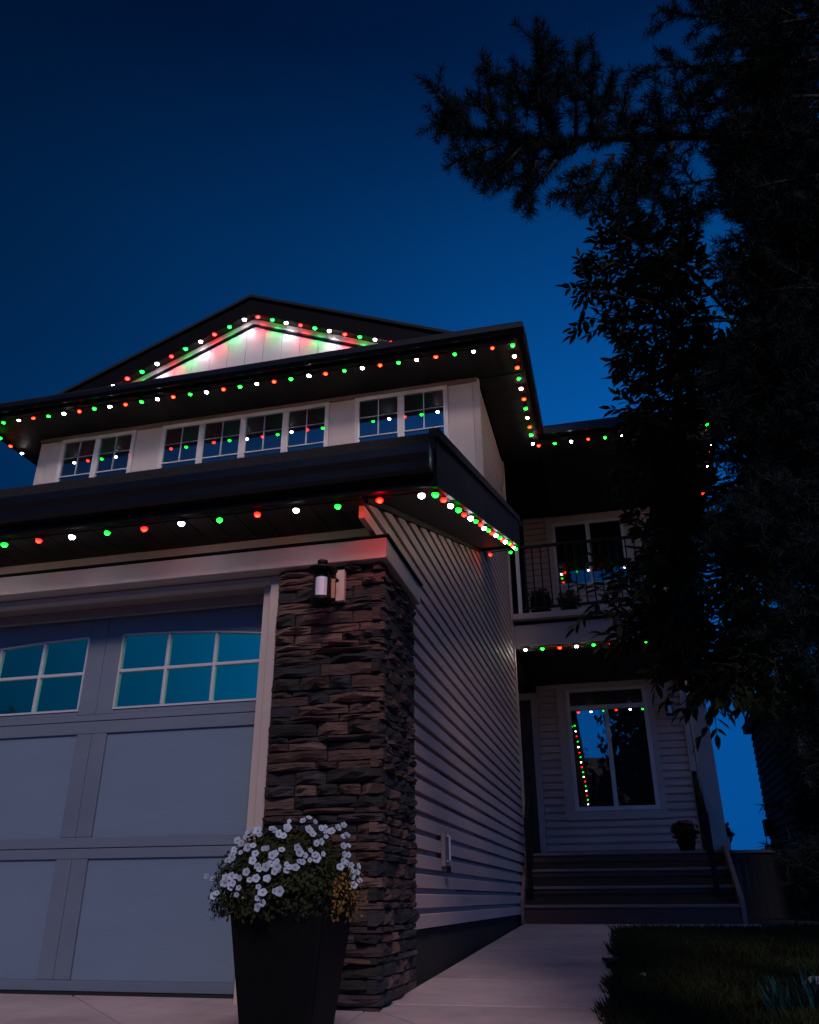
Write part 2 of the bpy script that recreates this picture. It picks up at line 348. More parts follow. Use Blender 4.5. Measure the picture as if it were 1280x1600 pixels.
while z < 1.70:
    h = rng.choice([0.030, 0.036, 0.042, 0.050, 0.058, 0.072]); h = min(h, 1.725-z)
    if h < 0.03: break
    # front face
    x = -1.80; corner_front = row % 2 == 0
    xend = -1.155 if corner_front else -1.180
    while x < xend-0.03:
        w = rng.choice([0.12, 0.17, 0.22, 0.28, 0.34]);
        if xend-(x+w) < 0.09: w = xend-x
        sid += 1
        put('stone', stone(w-0.008, h-0.007, rng.choice([0.018, 0.03, 0.042, 0.055, 0.066]), sid), rng.choice(m_stones), pil, loc=(x, 4.165, z))
        x += w
    # side return, turned to face right
    y = 4.125 if not corner_front else 4.165
    while y < 4.92:
        w = rng.choice([0.10, 0.14, 0.19, 0.25])
        if 4.935-(y+w) < 0.07: w = 4.935-y
        sid += 1
        o = put('stone', stone(w-0.008, h-0.007, rng.uniform(0.012, 0.040), sid), rng.choice(m_stones), pil, loc=(-1.194, y, z))
        o.rotation_euler = (0, 0, pi/2)
        y += w
    z += h; row += 1
# left pillar of the garage front, out of frame, keeps the front whole
put('stone_pillar', B(-7.5, -6.92, 4.14, 4.9, -0.62, 1.735), m_stones[1], house)

# --- beam trim over door and pillar, with its thin cap and drip edge
put('beam_trim', MB().prism([(-7.6, 4.085, 1.737), (-1.135, 4.085, 1.737), (-1.135, 4.93, 1.737), (-1.25, 4.93, 1.737), (-1.25, 4.30, 1.737), (-7.6, 4.30, 1.737)],
    [(-7.6, 4.085, 1.862), (-1.135, 4.085, 1.862), (-1.135, 4.93, 1.862), (-1.25, 4.93, 1.862), (-1.25, 4.30, 1.862), (-7.6, 4.30, 1.862)]), m_trim, house, bevel=0.006)
put('beam_flashing', MB().prism([(-7.6, 4.065, 1.864), (-1.115, 4.065, 1.864), (-1.115, 4.93, 1.864), (-1.22, 4.93, 1.864), (-1.22, 4.30, 1.864), (-7.6, 4.30, 1.864)],
    [(-7.6, 4.065, 1.872), (-1.115, 4.065, 1.872), (-1.115, 4.93, 1.872), (-1.22, 4.93, 1.872), (-1.22, 4.30, 1.872), (-7.6, 4.30, 1.872)]), m_dark, house)
put('frieze_board', B(-7.6, XW-0.005, 4.20, 4.28, 1.874, 1.985), m_trim, house)
# --- garage door opening: casing, jamb, head
put('door_casing', B(-1.868, -1.802, 4.185, 4.26, -0.455, 1.735), m_trim, house, bevel=0.006)
put('door_casing', B(-6.92, -6.855, 4.185, 4.26, -0.455, 1.735), m_trim, house, bevel=0.006)
put('head_casing', B(-6.855, -1.868, 4.19, 4.26, 1.695, 1.734), m_trim, house, bevel=0.006)
put('door_jamb', B(-1.93, -1.868, 4.24, 4.60, -0.455, 1.72), m_trim, house)
put('door_jamb', B(-6.855, -6.80, 4.24, 4.60, -0.455, 1.72), m_trim, house)
put('door_header', B(-6.855, -1.868, 4.262, 4.60, 1.712, 1.735), M('header_paint', (0.26, 0.19, 0.18), 0.6, var=0.1), house)
put('head_seal', B(-6.82, -1.93, 4.40, 4.44, 1.655, 1.711), M('head_stop', (0.24, 0.21, 0.24), 0.6), house)

# --- garage door
YD = 4.46; DX0, DX1, DP = -6.81, -1.935, 1.222
gd = put('garage_door', B(DX0, DX1, YD+0.022, YD+0.06, -0.44, 1.71), m_door, house)
seams = [-0.437, 0.275, 1.0, 1.715]
cx = [-3.1+DP*(0.5-i) for i in range(4)]        # panel centres
for s in range(3):
    z0, z1 = seams[s]+0.002, seams[s+1]-0.002
    lo = (-0.385, 0.334, 1.0)[s]; hi = (0.219, 0.925, 1.62)[s]
    if s < 2:
        put('bottom_rail', B(DX0, DX1, YD, YD+0.022, z0, lo), m_doorfr, gd, bevel=0.003)
        put('top_rail', B(DX0, DX1, YD, YD+0.022, hi, z1), m_doorfr, gd, bevel=0.003)
        for i in range(5):
            xc = -3.1+DP*(1-i)
            for a, b in ((xc-0.102, xc-0.0015), (xc+0.0015, xc+0.102)):
                a = max(a, DX0); b = min(b, DX1)
                if b-a > 0.02: put('stile', B(a, b, YD+0.001, YD+0.022, lo+0.001, hi-0.001), m_doorfr, gd, bevel=0.003)
        for c in cx:
            put('door_panel', B(c-DP/2+0.103, c+DP/2-0.103, YD+0.016, YD+0.0215, lo+0.001, hi-0.001), m_door, gd)
    else:
        # window section: frame cut round four arched three-by-two windows
        put('bottom_rail', B(DX0, DX1, YD, YD+0.022, z0, 1.040), m_doorfr, gd, bevel=0.003)
        for i in range(5):
            xc = -3.1+DP*(1-i)
            for a, b in ((xc-0.122, xc-0.0015), (xc+0.0015, xc+0.122)):
                a = max(a, DX0); b = min(b, DX1)
                if b-a > 0.02: put('stile', B(a, b, YD+0.001, YD+0.022, 1.041, z1), m_doorfr, gd, bevel=0.003)
        for pi_, c in enumerate(cx):
            pk = -3.1 if pi_ < 2 else -3.1-2*DP
            arch = lambda x: 1.545-0.055*(x-pk)**2
            xa, xb = c-DP/2+0.123, c+DP/2-0.123; N = 10
            X_ = [xa+(xb-xa)*i/N for i in range(N+1)]
            # head piece with arched underside
            m = MB().prism([(x, YD, arch(x)) for x in X_]+[(xb, YD, z1), (xa, YD, z1)], [(x, YD+0.022, arch(x)) for x in X_]+[(xb, YD+0.022, z1), (xa, YD+0.022, z1)])
            put('arched_head', m, m_doorfr, gd)
            zb, zm = 1.072, 1.305
            for i in range(3):
                for r_ in range(2):
                    p0, p1 = xa+(xb-xa)*i/3+0.008, xa+(xb-xa)*(i+1)/3-0.008
                    lo_ = zb+0.006 if r_ == 0 else zm+0.008
                    PX = [p0+(p1-p0)*q/5 for q in range(6)]
                    top = [(x, zm-0.008 if r_ == 0 else arch(x)-0.008) for x in PX]
                    pts = [(p0, lo_), (p1, lo_)]+top[::-1]
                    put('window_pane', MB().prism([(x, YD+0.012, z_) for x, z_ in pts], [(x, YD+0.018, z_) for x, z_ in pts]), m_gglass, gd)
            for i in (1, 2):
                x = xa+(xb-xa)*i/3
                put('muntin', B(x-0.010, x+0.010, YD-0.004, YD+0.0195, zb+0.007, arch(x)-0.009), m_munt, gd, bevel=0.004)
            put('muntin', B(xa+0.005, xb-0.005, YD-0.002, YD+0.019, zm-0.010, zm+0.010), m_munt, gd, bevel=0.004)
            fr = MB().box(xa-0.004, xb+0.004, YD-0.006, YD+0.021, zb-0.006, zb+0.006)
            fr.box(xa-0.004, xa+0.006, YD-0.005, YD+0.021, zb+0.007, arch(xa)-0.009).box(xb-0.006, xb+0.004, YD-0.005, YD+0.021, zb+0.007, arch(xb)-0.009)
            fr.prism([(x, YD-0.006, arch(x)-0.008) for x in X_]+[(x, YD-0.006, arch(x)) for x in X_[::-1]], [(x, YD+0.021, arch(x)-0.008) for x in X_]+[(x, YD+0.021, arch(x)) for x in X_[::-1]])
            put('window_trim', fr, m_munt, gd)
            put('sill_rail', B(xa, xb, YD+0.002, YD+0.022, 1.041, 1.065), m_doorfr, gd)
put('bottom_seal', B(DX0, DX1, YD+0.002, YD+0.05, -0.472, -0.438), m_rubber, gd)

# --- lower (garage) roof, gutter, soffit
RX = -0.765                    # outer face of the rake board
put('garage_roof', MB().prism([(-8.2, 3.72, 2.25), (-8.2, 8.6, 2.25+0.333*4.88), (-8.2, 8.6, 2.29+0.333*4.88), (-8.2, 3.72, 2.285)],
    [(RX-0.002, 3.72, 2.25), (RX-0.002, 8.6, 2.25+0.333*4.88), (RX-0.002, 8.6, 2.29+0.333*4.88), (RX-0.002, 3.72, 2.285)]), m_shingle, house)
put('eave_fascia', B(-8.2, RX-0.01, 3.745, 3.775, 1.975, 2.248), m_dark, house)
put('roof_edge', B(-8.2, RX-0.004, 3.705, 3.742, 2.172, 2.249), m_shingle, house)
gp = [(3.742, 2.165), (3.742, 2.03), (3.69, 2.03), (3.665, 2.045), (3.655, 2.085), (3.628, 2.12), (3.622, 2.165), (3.634, 2.168), (3.640, 2.13), (3.668, 2.09), (3.672, 2.052), (3.69, 2.04), (3.735, 2.04), (3.735, 2.165)]
put('gutter', MB().prism([(-8.2, a, b) for a, b in gp], [(RX-0.02, a, b) for a, b in gp]), m_gutter, house)
put('gutter_end_cap', B(RX-0.0195, RX-0.014, 3.625, 3.741, 2.035, 2.166), m_gutter, house)
sof = put('eave_soffit', B(-8.2, XW-0.004, 3.776, 4.30, 1.996, 2.012), m_soffit, house)
x = -8.2
while x < XW-0.02:
    x1 = min(x+0.152, XW-0.006); put('soffit_panel', B(x+0.004, x1-0.003, 3.777, 4.199, 1.986, 1.995), m_soffit, sof); x += 0.152
# rake: board, drip edge, sloped soffit
def sl(y, z): return z+0.333*(y-3.80)
YR = 8.14
def rakeslab(x0, x1, y0, y1, a, b):
    return MB().hexa([(x0, y0, sl(y0, a)), (x1, y0, sl(y0, a)), (x1, y1, sl(y1, a)), (x0, y1, sl(y1, a)), (x0, y0, sl(y0, b)), (x1, y0, sl(y0, b)), (x1, y1, sl(y1, b)), (x0, y1, sl(y1, b))])
put('rake_board', rakeslab(RX-0.028, RX, 3.752, YR, 1.985, 2.275), m_dark, house)
put('rake_drip_edge', rakeslab(RX-0.03, RX+0.022, 3.70, YR, 2.277, 2.335), m_shingle, house)
rs = put('rake_soffit', rakeslab(XW-0.004, RX-0.029, 3.78, YR, 2.012, 2.022), m_soffit, house)
y = 3.79
while y < YR-0.05:
    y1 = min(y+0.25, YR-0.004); put('soffit_panel', rakeslab(XW+0.002, RX-0.030, y, y1-0.004, 2.003, 2.0105), m_soffit, rs); y += 0.25
put('rake_trim', rakeslab(XW+0.001, XW+0.02, 3.90, YR, 1.965, 2.002), m_dark, house)
put('rake_end_board', B(XW+0.02, RX-0.001, YR+0.001, YR+0.03, sl(YR, 1.985), sl(YR, 2.3)), m_dark, house)

# --- upper front wall with three window groups
WZ0, WZ1 = 4.70, 5.955
uw = put('upper_wall', B(HX0+0.01, XW-0.004, YU+0.03, YU+0.07, 3.3, 6.02), m_found, house)
groups = [(-7.205, -6.028, 2), (-5.623, -3.184, 4), (-2.829, -1.595, 2)]
def vpanel(x0, x1, z0, z1, nm='wall_panel'): put(nm, B(x0+0.002, x1-0.002, YU, YU+0.029, z0, z1), m_panel, uw)
edges = [HX0, -7.205, -6.028, -5.623, -3.184, -2.829, -1.595, XW-0.062]
for a, b in ((HX0, -7.42), (-7.42, -7.205), (-6.028, -5.623), (-3.184, -2.829), (-1.595, XW-0.062)): vpanel(a, b, 3.6, 5.958)
for a, b, n in groups: vpanel(a, b, 3.6, WZ0)
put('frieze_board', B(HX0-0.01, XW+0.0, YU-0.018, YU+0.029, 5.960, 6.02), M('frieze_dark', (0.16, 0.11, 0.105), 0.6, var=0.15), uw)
for a, b, n in groups:
    w = put('window', B(a, b, YU+0.012, YU+0.029, WZ0, WZ1), m_found, house)
    fw = 0.058
    fr = MB().box(a, b, YU-0.03, YU+0.011, WZ1-fw, WZ1-0.001).box(a, b, YU-0.03, YU+0.011, WZ0, WZ0+fw)
    fr.box(a, a+fw, YU-0.029, YU+0.011, WZ0+fw, WZ1-fw).box(b-fw, b, YU-0.029, YU+0.011, WZ0+fw, WZ1-fw)
    lw = (b-a)/n
    for i in range(1, n): fr.box(a+lw*i-0.043, a+lw*i+0.043, YU-0.028, YU+0.011, WZ0+fw, WZ1-fw)
    put('frame', fr, m_white, w, bevel=0.004)
    for i in range(n):
        p0 = a+lw*i+(fw if i == 0 else 0.044); p1 = a+lw*(i+1)-(fw if i == n-1 else 0.044)
        tlt = rng.uniform(-0.004, 0.004)
        put('pane', MB().hexa([(p0, YU-0.008+tlt, WZ0+fw), (p1, YU-0.008-tlt, WZ0+fw), (p1, YU+0.010, WZ0+fw), (p0, YU+0.010, WZ0+fw),
             (p0, YU-0.008+tlt, WZ1-fw), (p1, YU-0.008-tlt, WZ1-fw), (p1, YU+0.010, WZ1-fw), (p0, YU+0.010, WZ1-fw)]), m_wglass, w)
        xm = (p0+p1)/2; zl = 5.355
        put('muntin', B(xm-0.0055, xm+0.0055, YU-0.020, YU-0.0122, zl, WZ1-fw), m_munt, w)
        put('muntin', B(p0, p1, YU-0.0185, YU-0.0121, 5.642, 5.650), m_munt, w)
        put('sash_rail', B(p0, p1, YU-0.022, YU-0.0123, zl-0.009, zl+0.009), m_munt, w)

# --- upper eaves: fascia, gutter face, soffit, hip roof
EX0, EX1, EYF = -8.14, -0.60, 7.93
YB = 10.40                     # front eave line of the recessed right part
EXR = 1.92
def eave_box(name, x0, x1, y0, y1): return put(name, B(x0, x1, y0, y1, 6.02, 6.17), m_dark, house)
eave_box('front_fascia', EX0, EX1, EYF, EYF+0.03)
eave_box('side_fascia', EX1-0.03, EX1, EYF+0.031, YB-0.001)
eave_box('side_fascia', EX0, EX0+0.03, EYF+0.031, 15.5)
eave_box('front_fascia', EX1-0.03, EXR, YB, YB+0.03)
eave_box('side_fascia', EXR-0.03, EXR, YB+0.031, 16)
put('gutter', MB().prism([(EX0-0.08, EYF-0.002, 6.06), (EX0-0.08, EYF-0.06, 6.06), (EX0-0.08, EYF-0.10, 6.10), (EX0-0.08, EYF-0.10, 6.166), (EX0-0.08, EYF-0.002, 6.166)],
    [(EX1+0.08, EYF-0.002, 6.06), (EX1+0.08, EYF-0.06, 6.06), (EX1+0.08, EYF-0.10, 6.10), (EX1+0.08, EYF-0.10, 6.166), (EX1+0.08, EYF-0.002, 6.166)]), m_gutter, house)
put('gutter', MB().box(EX1+0.002, EX1+0.09, EYF-0.001, YB-0.1, 6.06, 6.165), m_gutter, house)
put('gutter', MB().box(EX1+0.09, EXR+0.08, YB-0.10, YB-0.001, 6.06, 6.165), m_gutter, house)
us = put('eave_soffit', B(EX0+0.03, EX1-0.031, EYF+0.031, YU+0.03, 6.034, 6.045).box(XW+0.03, EX1-0.031, YU+0.031, 11.0, 6.034, 6.045).box(EX1-0.03, EXR-0.031, YB+0.031, YP+0.1, 6.034, 6.045).box(EX0+0.03, HX0+0.02, YU+0.031, 15, 6.034, 6.045), m_soffit, house)
x = EX0+0.035
while x < EX1-0.05:
    x1 = min(x+0.30, EX1-0.033); put('soffit_panel', B(x+0.003, x1-0.003, EYF+0.032, YU-0.02, 6.022, 6.0335), m_soffit, us); x += 0.30
y = YU+0.04
while y < YB-0.05:
    y1 = min(y+0.30, YB-0.002); put('soffit_panel', B(XW+0.024, EX1-0.033, y+0.003, y1-0.003, 6.022, 6.0335), m_soffit, us); y += 0.30
x = EX1-0.03
while x < EXR-0.05:
    x1 = min(x+0.30, EXR-0.033); put('soffit_panel', B(x+0.003, x1-0.003, YB+0.032, YP-0.01, 6.022, 6.0335), m_soffit, us); x += 0.30
rp = 0.30
ex0, ex1, ey0, ey1 = EX0-0.06, EX1+0.06, EYF-0.06, 18.0
rise = (ex1-ex0)/2*rp; xm = (ex0+ex1)/2
put('main_roof', MB().add([(ex0, ey0, 6.172), (ex1, ey0, 6.172), (ex1, ey1, 6.172), (ex0, ey1, 6.172), (xm, ey0+(ex1-ex0)/2, 6.172+rise), (xm, ey1-2, 6.172+rise),
     (ex0, ey0, 6.212), (ex1, ey0, 6.212), (ex1, ey1, 6.212), (ex0, ey1, 6.212), (xm, ey0+(ex1-ex0)/2, 6.212+rise), (xm, ey1-2, 6.212+rise)],
     [(0, 1, 7, 6), (1, 2, 8, 7), (2, 3, 9, 8), (3, 0, 6, 9), (6, 7, 10), (7, 8, 11, 10), (8, 9, 11), (9, 6, 10, 11), (0, 3, 2, 1)]), m_shingle, house)
put('side_roof', MB().add([(EX1+0.062, YB-0.06, 6.172), (EXR+0.06, YB-0.06, 6.172), (EXR+0.06, 18, 6.172), (EX1+0.062, 18, 6.172), (EX1+0.062, 13.2, 6.95), (EX1+0.062, 16, 6.95),
     (EX1+0.062, YB-0.06, 6.212), (EXR+0.06, YB-0.06, 6.212), (EXR+0.06, 18, 6.212)], [(0, 1, 7, 6), (1, 2, 8, 7), (6, 7, 4), (7, 8, 5, 4), (0, 3, 2, 1)]), m_shingle, house)

# --- gable over the front
GX, GZ, GP, GYF = -4.335, 7.775, 0.4185, 8.35
YG = 8.515
gwall = put('gable_wall', MB().prism([(GX-3.1, YG+0.022, 6.2), (GX+3.1, YG+0.022, 6.2), (GX, YG+0.022, 7.50)], [(GX-3.1, YG+0.10, 6.2), (GX+3.1, YG+0.10, 6.2), (GX, YG+0.10, 7.50)]), m_found, house)
m_gpanel = M('gable_panel', (0.66, 0.62, 0.64), 0.6, var=0.06, vscale=2, bump=0.08, bscale=150, stretch=(1, 1, 0.2))
def gtop(x, off): return GZ-off-GP*abs(x-GX)
x = GX-2.8
while x < GX+2.75:
    a, b = x+0.003, x+0.267
    pts = [(a, 6.20), (b, 6.20), (b, max(6.21, gtop(b, 0.298)))]
    if a < GX < b: pts.append((GX, gtop(GX, 0.298)))
    pts.append((a, max(6.21, gtop(a, 0.298))))
    put('gable_panel', MB().prism([(p[0], YG-0.002, p[1]) for p in pts], [(p[0], YG+0.019, p[1]) for p in pts]), m_gpanel, gwall); x += 0.27
def gslope(name, y0, y1, o0, o1, mat, sgn, parent, ext=3.0, xin=0.0):
    xa, xb = GX+sgn*xin, GX+sgn*ext
    q = lambda x, o: GZ-o-GP*abs(x-GX)
    put(name, MB().hexa([(xa, y0, q(xa, o1)), (xb, y0, q(xb, o1)), (xb, y1, q(xb, o1)), (xa, y1, q(xa, o1)), (xa, y0, q(xa, o0)), (xb, y0, q(xb, o0)), (xb, y1, q(xb, o0)), (xa, y1, q(xa, o0))]), mat, parent)
for sg in (-1, 1):
    gslope('gable_frieze', YG-0.022, YG-0.0025, 0.298, 0.392, m_gpanel, sg, gwall, 2.7)
    gslope('gable_shadow_strip', YG-0.034, YG-0.0026, 0.3925, 0.420, m_dark, sg, gwall, 2.6)  # dark strip standing in for the shadow line under the frieze
    gslope('gable_soffit', GYF+0.031, YG-0.023, 0.280, 0.296, m_soffit, sg, house, 3.05)
    gslope('gable_rake_board', GYF, GYF+0.03, 0.05, 0.300, m_dark, sg, house, 3.1)
    gslope('gable_roof', GYF-0.04, 13.0, 0.0, 0.045, m_shingle, sg, house, 3.2)

# --- porch and balcony wing
DZ = 0.50
put('porch_deck', MB().box(-2.2, 1.22, 10.86, YP+0.05, DZ-0.04, DZ).box(-2.2, 1.15, 10.93, YP, -0.3, DZ-0.041), m_wood, house)
pw = put('porch_wall', B(-2.3, 1.08, YP+0.045, YP+0.09, 0.3, 3.3), m_found, house)
def front_board(x0, x1, z0, y, par, mat=m_siding, e=EXP):
    prof = [(0.034, 0), (0, 0), (0, 0.070), (0.003, 0.0735), (0.030, 0.078), (0.034, e+0.002)]
    put('siding_board', MB().prism([(x0, y+p[0], z0+p[1]) for p in prof], [(x1, y+p[0], z0+p[1]) for p in prof]), mat, par)
TX0, TX1, TZ0, TZ1 = -0.775*K, 0.60*K, 0.975*K, 2.90*K
z = DZ+0.02
while z < 3.1:
    if z+EXP <= TZ0+0.05: front_board(-1.06*K, 0.965*K, z, YP, pw)
    else:
        front_board(-1.06*K, TX0+0.004, z, YP, pw); front_board(TX1-0.004, 0.965*K, z, YP, pw)
    z += EXP
def kbox(m, x0, x1, y0, y1, z0, z1): return m.box(x0*K, x1*K, y0, y1, z0*K, z1*K)
put('corner_trim', B(0.966*K, 1.045*K, YP-0.03, YP+0.09, DZ, 3.2), m_trim, pw)
m = MB()
for q in ((-0.775, 0.60, 0.02, 0.975, 1.085), (-0.775, 0.60, 0.02, 2.78, 2.90), (-0.775, -0.635, 0.019, 1.085, 2.78), (0.505, 0.60, 0.019, 1.085, 2.78)): kbox(m, q[0], q[1], YP-q[2], YP+0.03, q[3], q[4])
put('window_surround', m, m_trim, pw)
w = put('porch_window', kbox(MB(), -0.634, 0.504, YP+0.025, YP+0.044, 1.086, 2.779), m_found, house)
fr = MB()
for q in ((-0.633, 0.503, 0.030, 1.087, 1.145), (-0.633, 0.503, 0.030, 2.735, 2.778), (-0.633, -0.58, 0.029, 1.145, 2.735), (0.45, 0.503, 0.029, 1.145, 2.735), (-0.58, 0.45, 0.028, 2.47, 2.535), (-0.105, -0.045, 0.027, 1.145, 2.47)):
    kbox(fr, q[0], q[1], YP-q[2], YP+0.02, q[3], q[4])
put('frame', fr, m_white, w, bevel=0.004)
put('pane', kbox(MB(), -0.58, -0.105, YP-0.006, YP+0.015, 1.145, 2.47), m_wglass, w)
put('pane', kbox(MB(), -0.045, 0.45, YP-0.004, YP+0.015, 1.145, 2.47), m_wglass, w)
put('transom_pane', kbox(MB(), -0.58, 0.45, YP-0.005, YP+0.015, 2.535, 2.735), m_wglass, w)
ed = put('entry_door', B(-2.2, -1.15*K, YP-0.004, YP+0.04, DZ, 2.66*K), M('entry_door_paint', (0.03, 0.018, 0.02), 0.5, var=0.2), house)
put('door_casing', MB().box(-1.149*K, -1.065*K, YP-0.03, YP+0.04, DZ, 2.76*K).box(-2.3, -1.15*K, YP-0.03, YP+0.04, 2.665*K, 2.76*K), m_trim, ed)
put('porch_ceiling', MB().box(XW, 1.15, 11.02, YP+0.04, 3.08, 3.11), m_soffit, house)
# balcony floor, beam, column
bb = put('balcony_beam', B(XW+0.024, 1.20, 10.90, 11.015, 3.115, 3.42), m_trim, house, bevel=0.006)
put('balcony_floor', B(XW+0.024, 1.24, 10.80, YP+0.04, 3.47, 3.555), m_trim, house, bevel=0.006)
put('balcony_band', B(XW+0.024, 1.20, 10.915, 11.015, 3.421, 3.469), m_dark, house)
put('balcony_beam', B(1.10, 1.20, 11.016, YP, 3.115, 3.42), m_trim, house)
pc = put('porch_column', B(0.965, 1.165, 10.90, 11.10, DZ+0.001, 3.114), m_trim, house, bevel=0.008)
put('column_base', B(0.945, 1.185, 10.88, 11.12, DZ+0.001, DZ+0.14), m_trim, pc, bevel=0.006)
# balcony railing
br = put('balcony_railing', B(-1.10, 1.18, 10.86, 10.90, 4.545, 4.585), m_black, house, bevel=0.006)
put('bottom_rail', B(-1.10, 1.18, 10.865, 10.895, 3.63, 3.66), m_black, br)
x = -0.98
bal = B(-0.009, 0.009, -0.009, 0.009, 0, 0.882).mesh('baluster')
while x < 1.14:
    put('baluster', bal, m_black, br, loc=(x, 10.88, 3.662)); x += 0.118
put('railing_post', B(-1.10, -1.05, 10.85, 10.91, 3.556, 4.60), m_white, br)
put('railing_post', B(1.13, 1.18, 10.85, 10.91, 3.556, 4.60), m_black, br)
# balcony back wall and window
bw = put('balcony_wall', B(XW, 1.15, YP+0.045, YP+0.09, 3.55, 6.03), m_found, house)
z = 3.56
BX0, BX1, BZ0, BZ1 = -0.72*K, 0.60*K, 4.28*K, 5.56*K
while z < 6.0:
    if z+EXP < BZ0+0.06 or z > BZ1-0.05: front_board(XW+0.05, 1.12, z, YP, bw)
    else:
        front_board(XW+0.05, BX0+0.004, z, YP, bw); front_board(BX1-0.004, 1.12, z, YP, bw)
    z += EXP
put('window_surround', MB().box(BX0, BX1, YP-0.02, YP+0.03, BZ0, BZ0+0.11).box(BX0, BX1, YP-0.02, YP+0.03, BZ1-0.1, BZ1).box(BX0, BX0+0.11, YP-0.019, YP+0.03, BZ0+0.11, BZ1-0.1).box(BX1-0.11, BX1, YP-0.019, YP+0.03, BZ0+0.11, BZ1-0.1), m_trim, bw)
w = put('balcony_window', B(BX0+0.111, BX1-0.111, YP+0.025, YP+0.044, BZ0+0.111, BZ1-0.101), m_found, house)
a, b, c0, c1 = BX0+0.112, BX1-0.112, BZ0+0.112, BZ1-0.102
fr = MB().box(a, b, YP-0.03, YP+0.02, c0, c0+0.05).box(a, b, YP-0.03, YP+0.02, c1-0.05, c1).box(a, a+0.05, YP-0.029, YP+0.02, c0+0.05, c1-0.05).box(b-0.05, b, YP-0.029, YP+0.02, c0+0.05, c1-0.05)
mx_ = (a+b)/2; fr.box(mx_-0.035, mx_+0.035, YP-0.028, YP+0.02, c0+0.05, c1-0.05)
put('frame', fr, m_white, w, bevel=0.004)
put('pane', B(a+0.05, mx_-0.035, YP-0.006, YP+0.015, c0+0.05, c1-0.05), m_dimglass, w)
put('pane', B(mx_+0.035, b-0.05, YP-0.004, YP+0.015, c0+0.05, c1-0.05), m_dimglass, w)

# --- stairs
st = put('stairs', MB().prism([(XW+0.05, 10.06, -0.3), (XW+0.05, 10.9, -0.3), (XW+0.05, 10.9, 0.42), (XW+0.05, 10.62, 0.25), (XW+0.05, 10.34, 0.07), (XW+0.05, 10.06, -0.10)],
     [(1.08, 10.06, -0.3), (1.08, 10.9, -0.3), (1.08, 10.9, 0.42), (1.08, 10.62, 0.25), (1.08, 10.34, 0.07), (1.08, 10.06, -0.10)]), m_found, house)
RH = 0.1875
for i in range(4):
    y0, z0 = 10.03+0.28*i, -0.25+RH*i
    put('riser', B(XW+0.045, 1.085, y0, y0+0.022, z0, z0+RH-0.032), m_wood, st)
    if i == 0: put('riser_board', B(XW+0.044, 1.09, y0-0.015, y0-0.001, z0+0.002, z0+0.062), m_wood, st)
    put('tread', B(XW+0.04, 1.09, y0-0.03, y0+0.29, z0+RH-0.031, z0+RH), m_nosing, st, bevel=0.006)
def sidestr(x0, x1, par):
    P = [(10.0, -0.25), (10.9, -0.25), (10.9, 0.55), (10.80, 0.55), (10.0, -0.02)]
    put('stringer', MB().prism([(x0, a, b) for a, b in P], [(x1, a, b) for a, b in P]), m_nosing, par, bevel=0.004)
sidestr(1.092, 1.14, st); sidestr(XW+0.001, XW+0.038, st)
# handrails
def handrail(xc, par):
    hr = put('handrail', MB().tube([(xc, 10.22, 0.82), (xc, 10.92, 1.36)], 0.028, 8), m_black, par, smooth=True)
    put('rail_post', B(xc-0.028, xc+0.028, 10.20, 10.256, -0.061, 0.86), m_black, hr)
    put('rail_post', B(xc-0.028, xc+0.028, 10.87, 10.926, DZ+0.001, 1.40), m_black, hr)
    put('lower_rail', MB().tube([(xc, 10.24, 0.22), (xc, 10.88, 0.70)], 0.02, 8), m_black, hr)
    for i in range(4):
        yb = 10.34+0.13*i; zb = 0.22+(yb-10.24)*0.75
        put('baluster', B(xc-0.01, xc+0.01, yb-0.01, yb+0.01, zb, zb+0.56), m_black, hr)
handrail(0.90, st); handrail(XW+0.10, st)

# ================================================================== STRINGS OF LIGHTS
bulb_me = {}
def bulb_mesh(r):
    if r not in bulb_me:
        bulb_me[r] = {}
        for c in 'WRGOHwrg':
            m = MB().lathe((0, 0, 0), [(r*0.97, r*0.05), (r, -0.12*r), (r*0.88, -r*0.52), (r*0.52, -r*0.90), (r*0.12, -r*1.04)], 12).mesh('bulb_'+c)
            m.materials.append(m_bulb[c]); bulb_me[r][c] = m
        sk = -0.22 if r > 0.02 else 0.03
        s = MB().lathe((0, 0, 0), [(r*1.03, r*0.052), (r*1.03, r*sk), (r*1.12, r*sk), (r*1.12, r*0.30), (r*0.62, r*0.62), (r*0.5, r*1.0)], 12).mesh('socket'); s.materials.append(m_black); bulb_me[r]['s'] = s
    return bulb_me[r]
NAMES = {'W': 'white_bulb', 'R': 'red_bulb', 'G': 'green_bulb', 'O': 'orange_bulb', 'H': 'orange_bulb', 'w': 'white_bulb', 'r': 'red_bulb', 'g': 'green_bulb'}
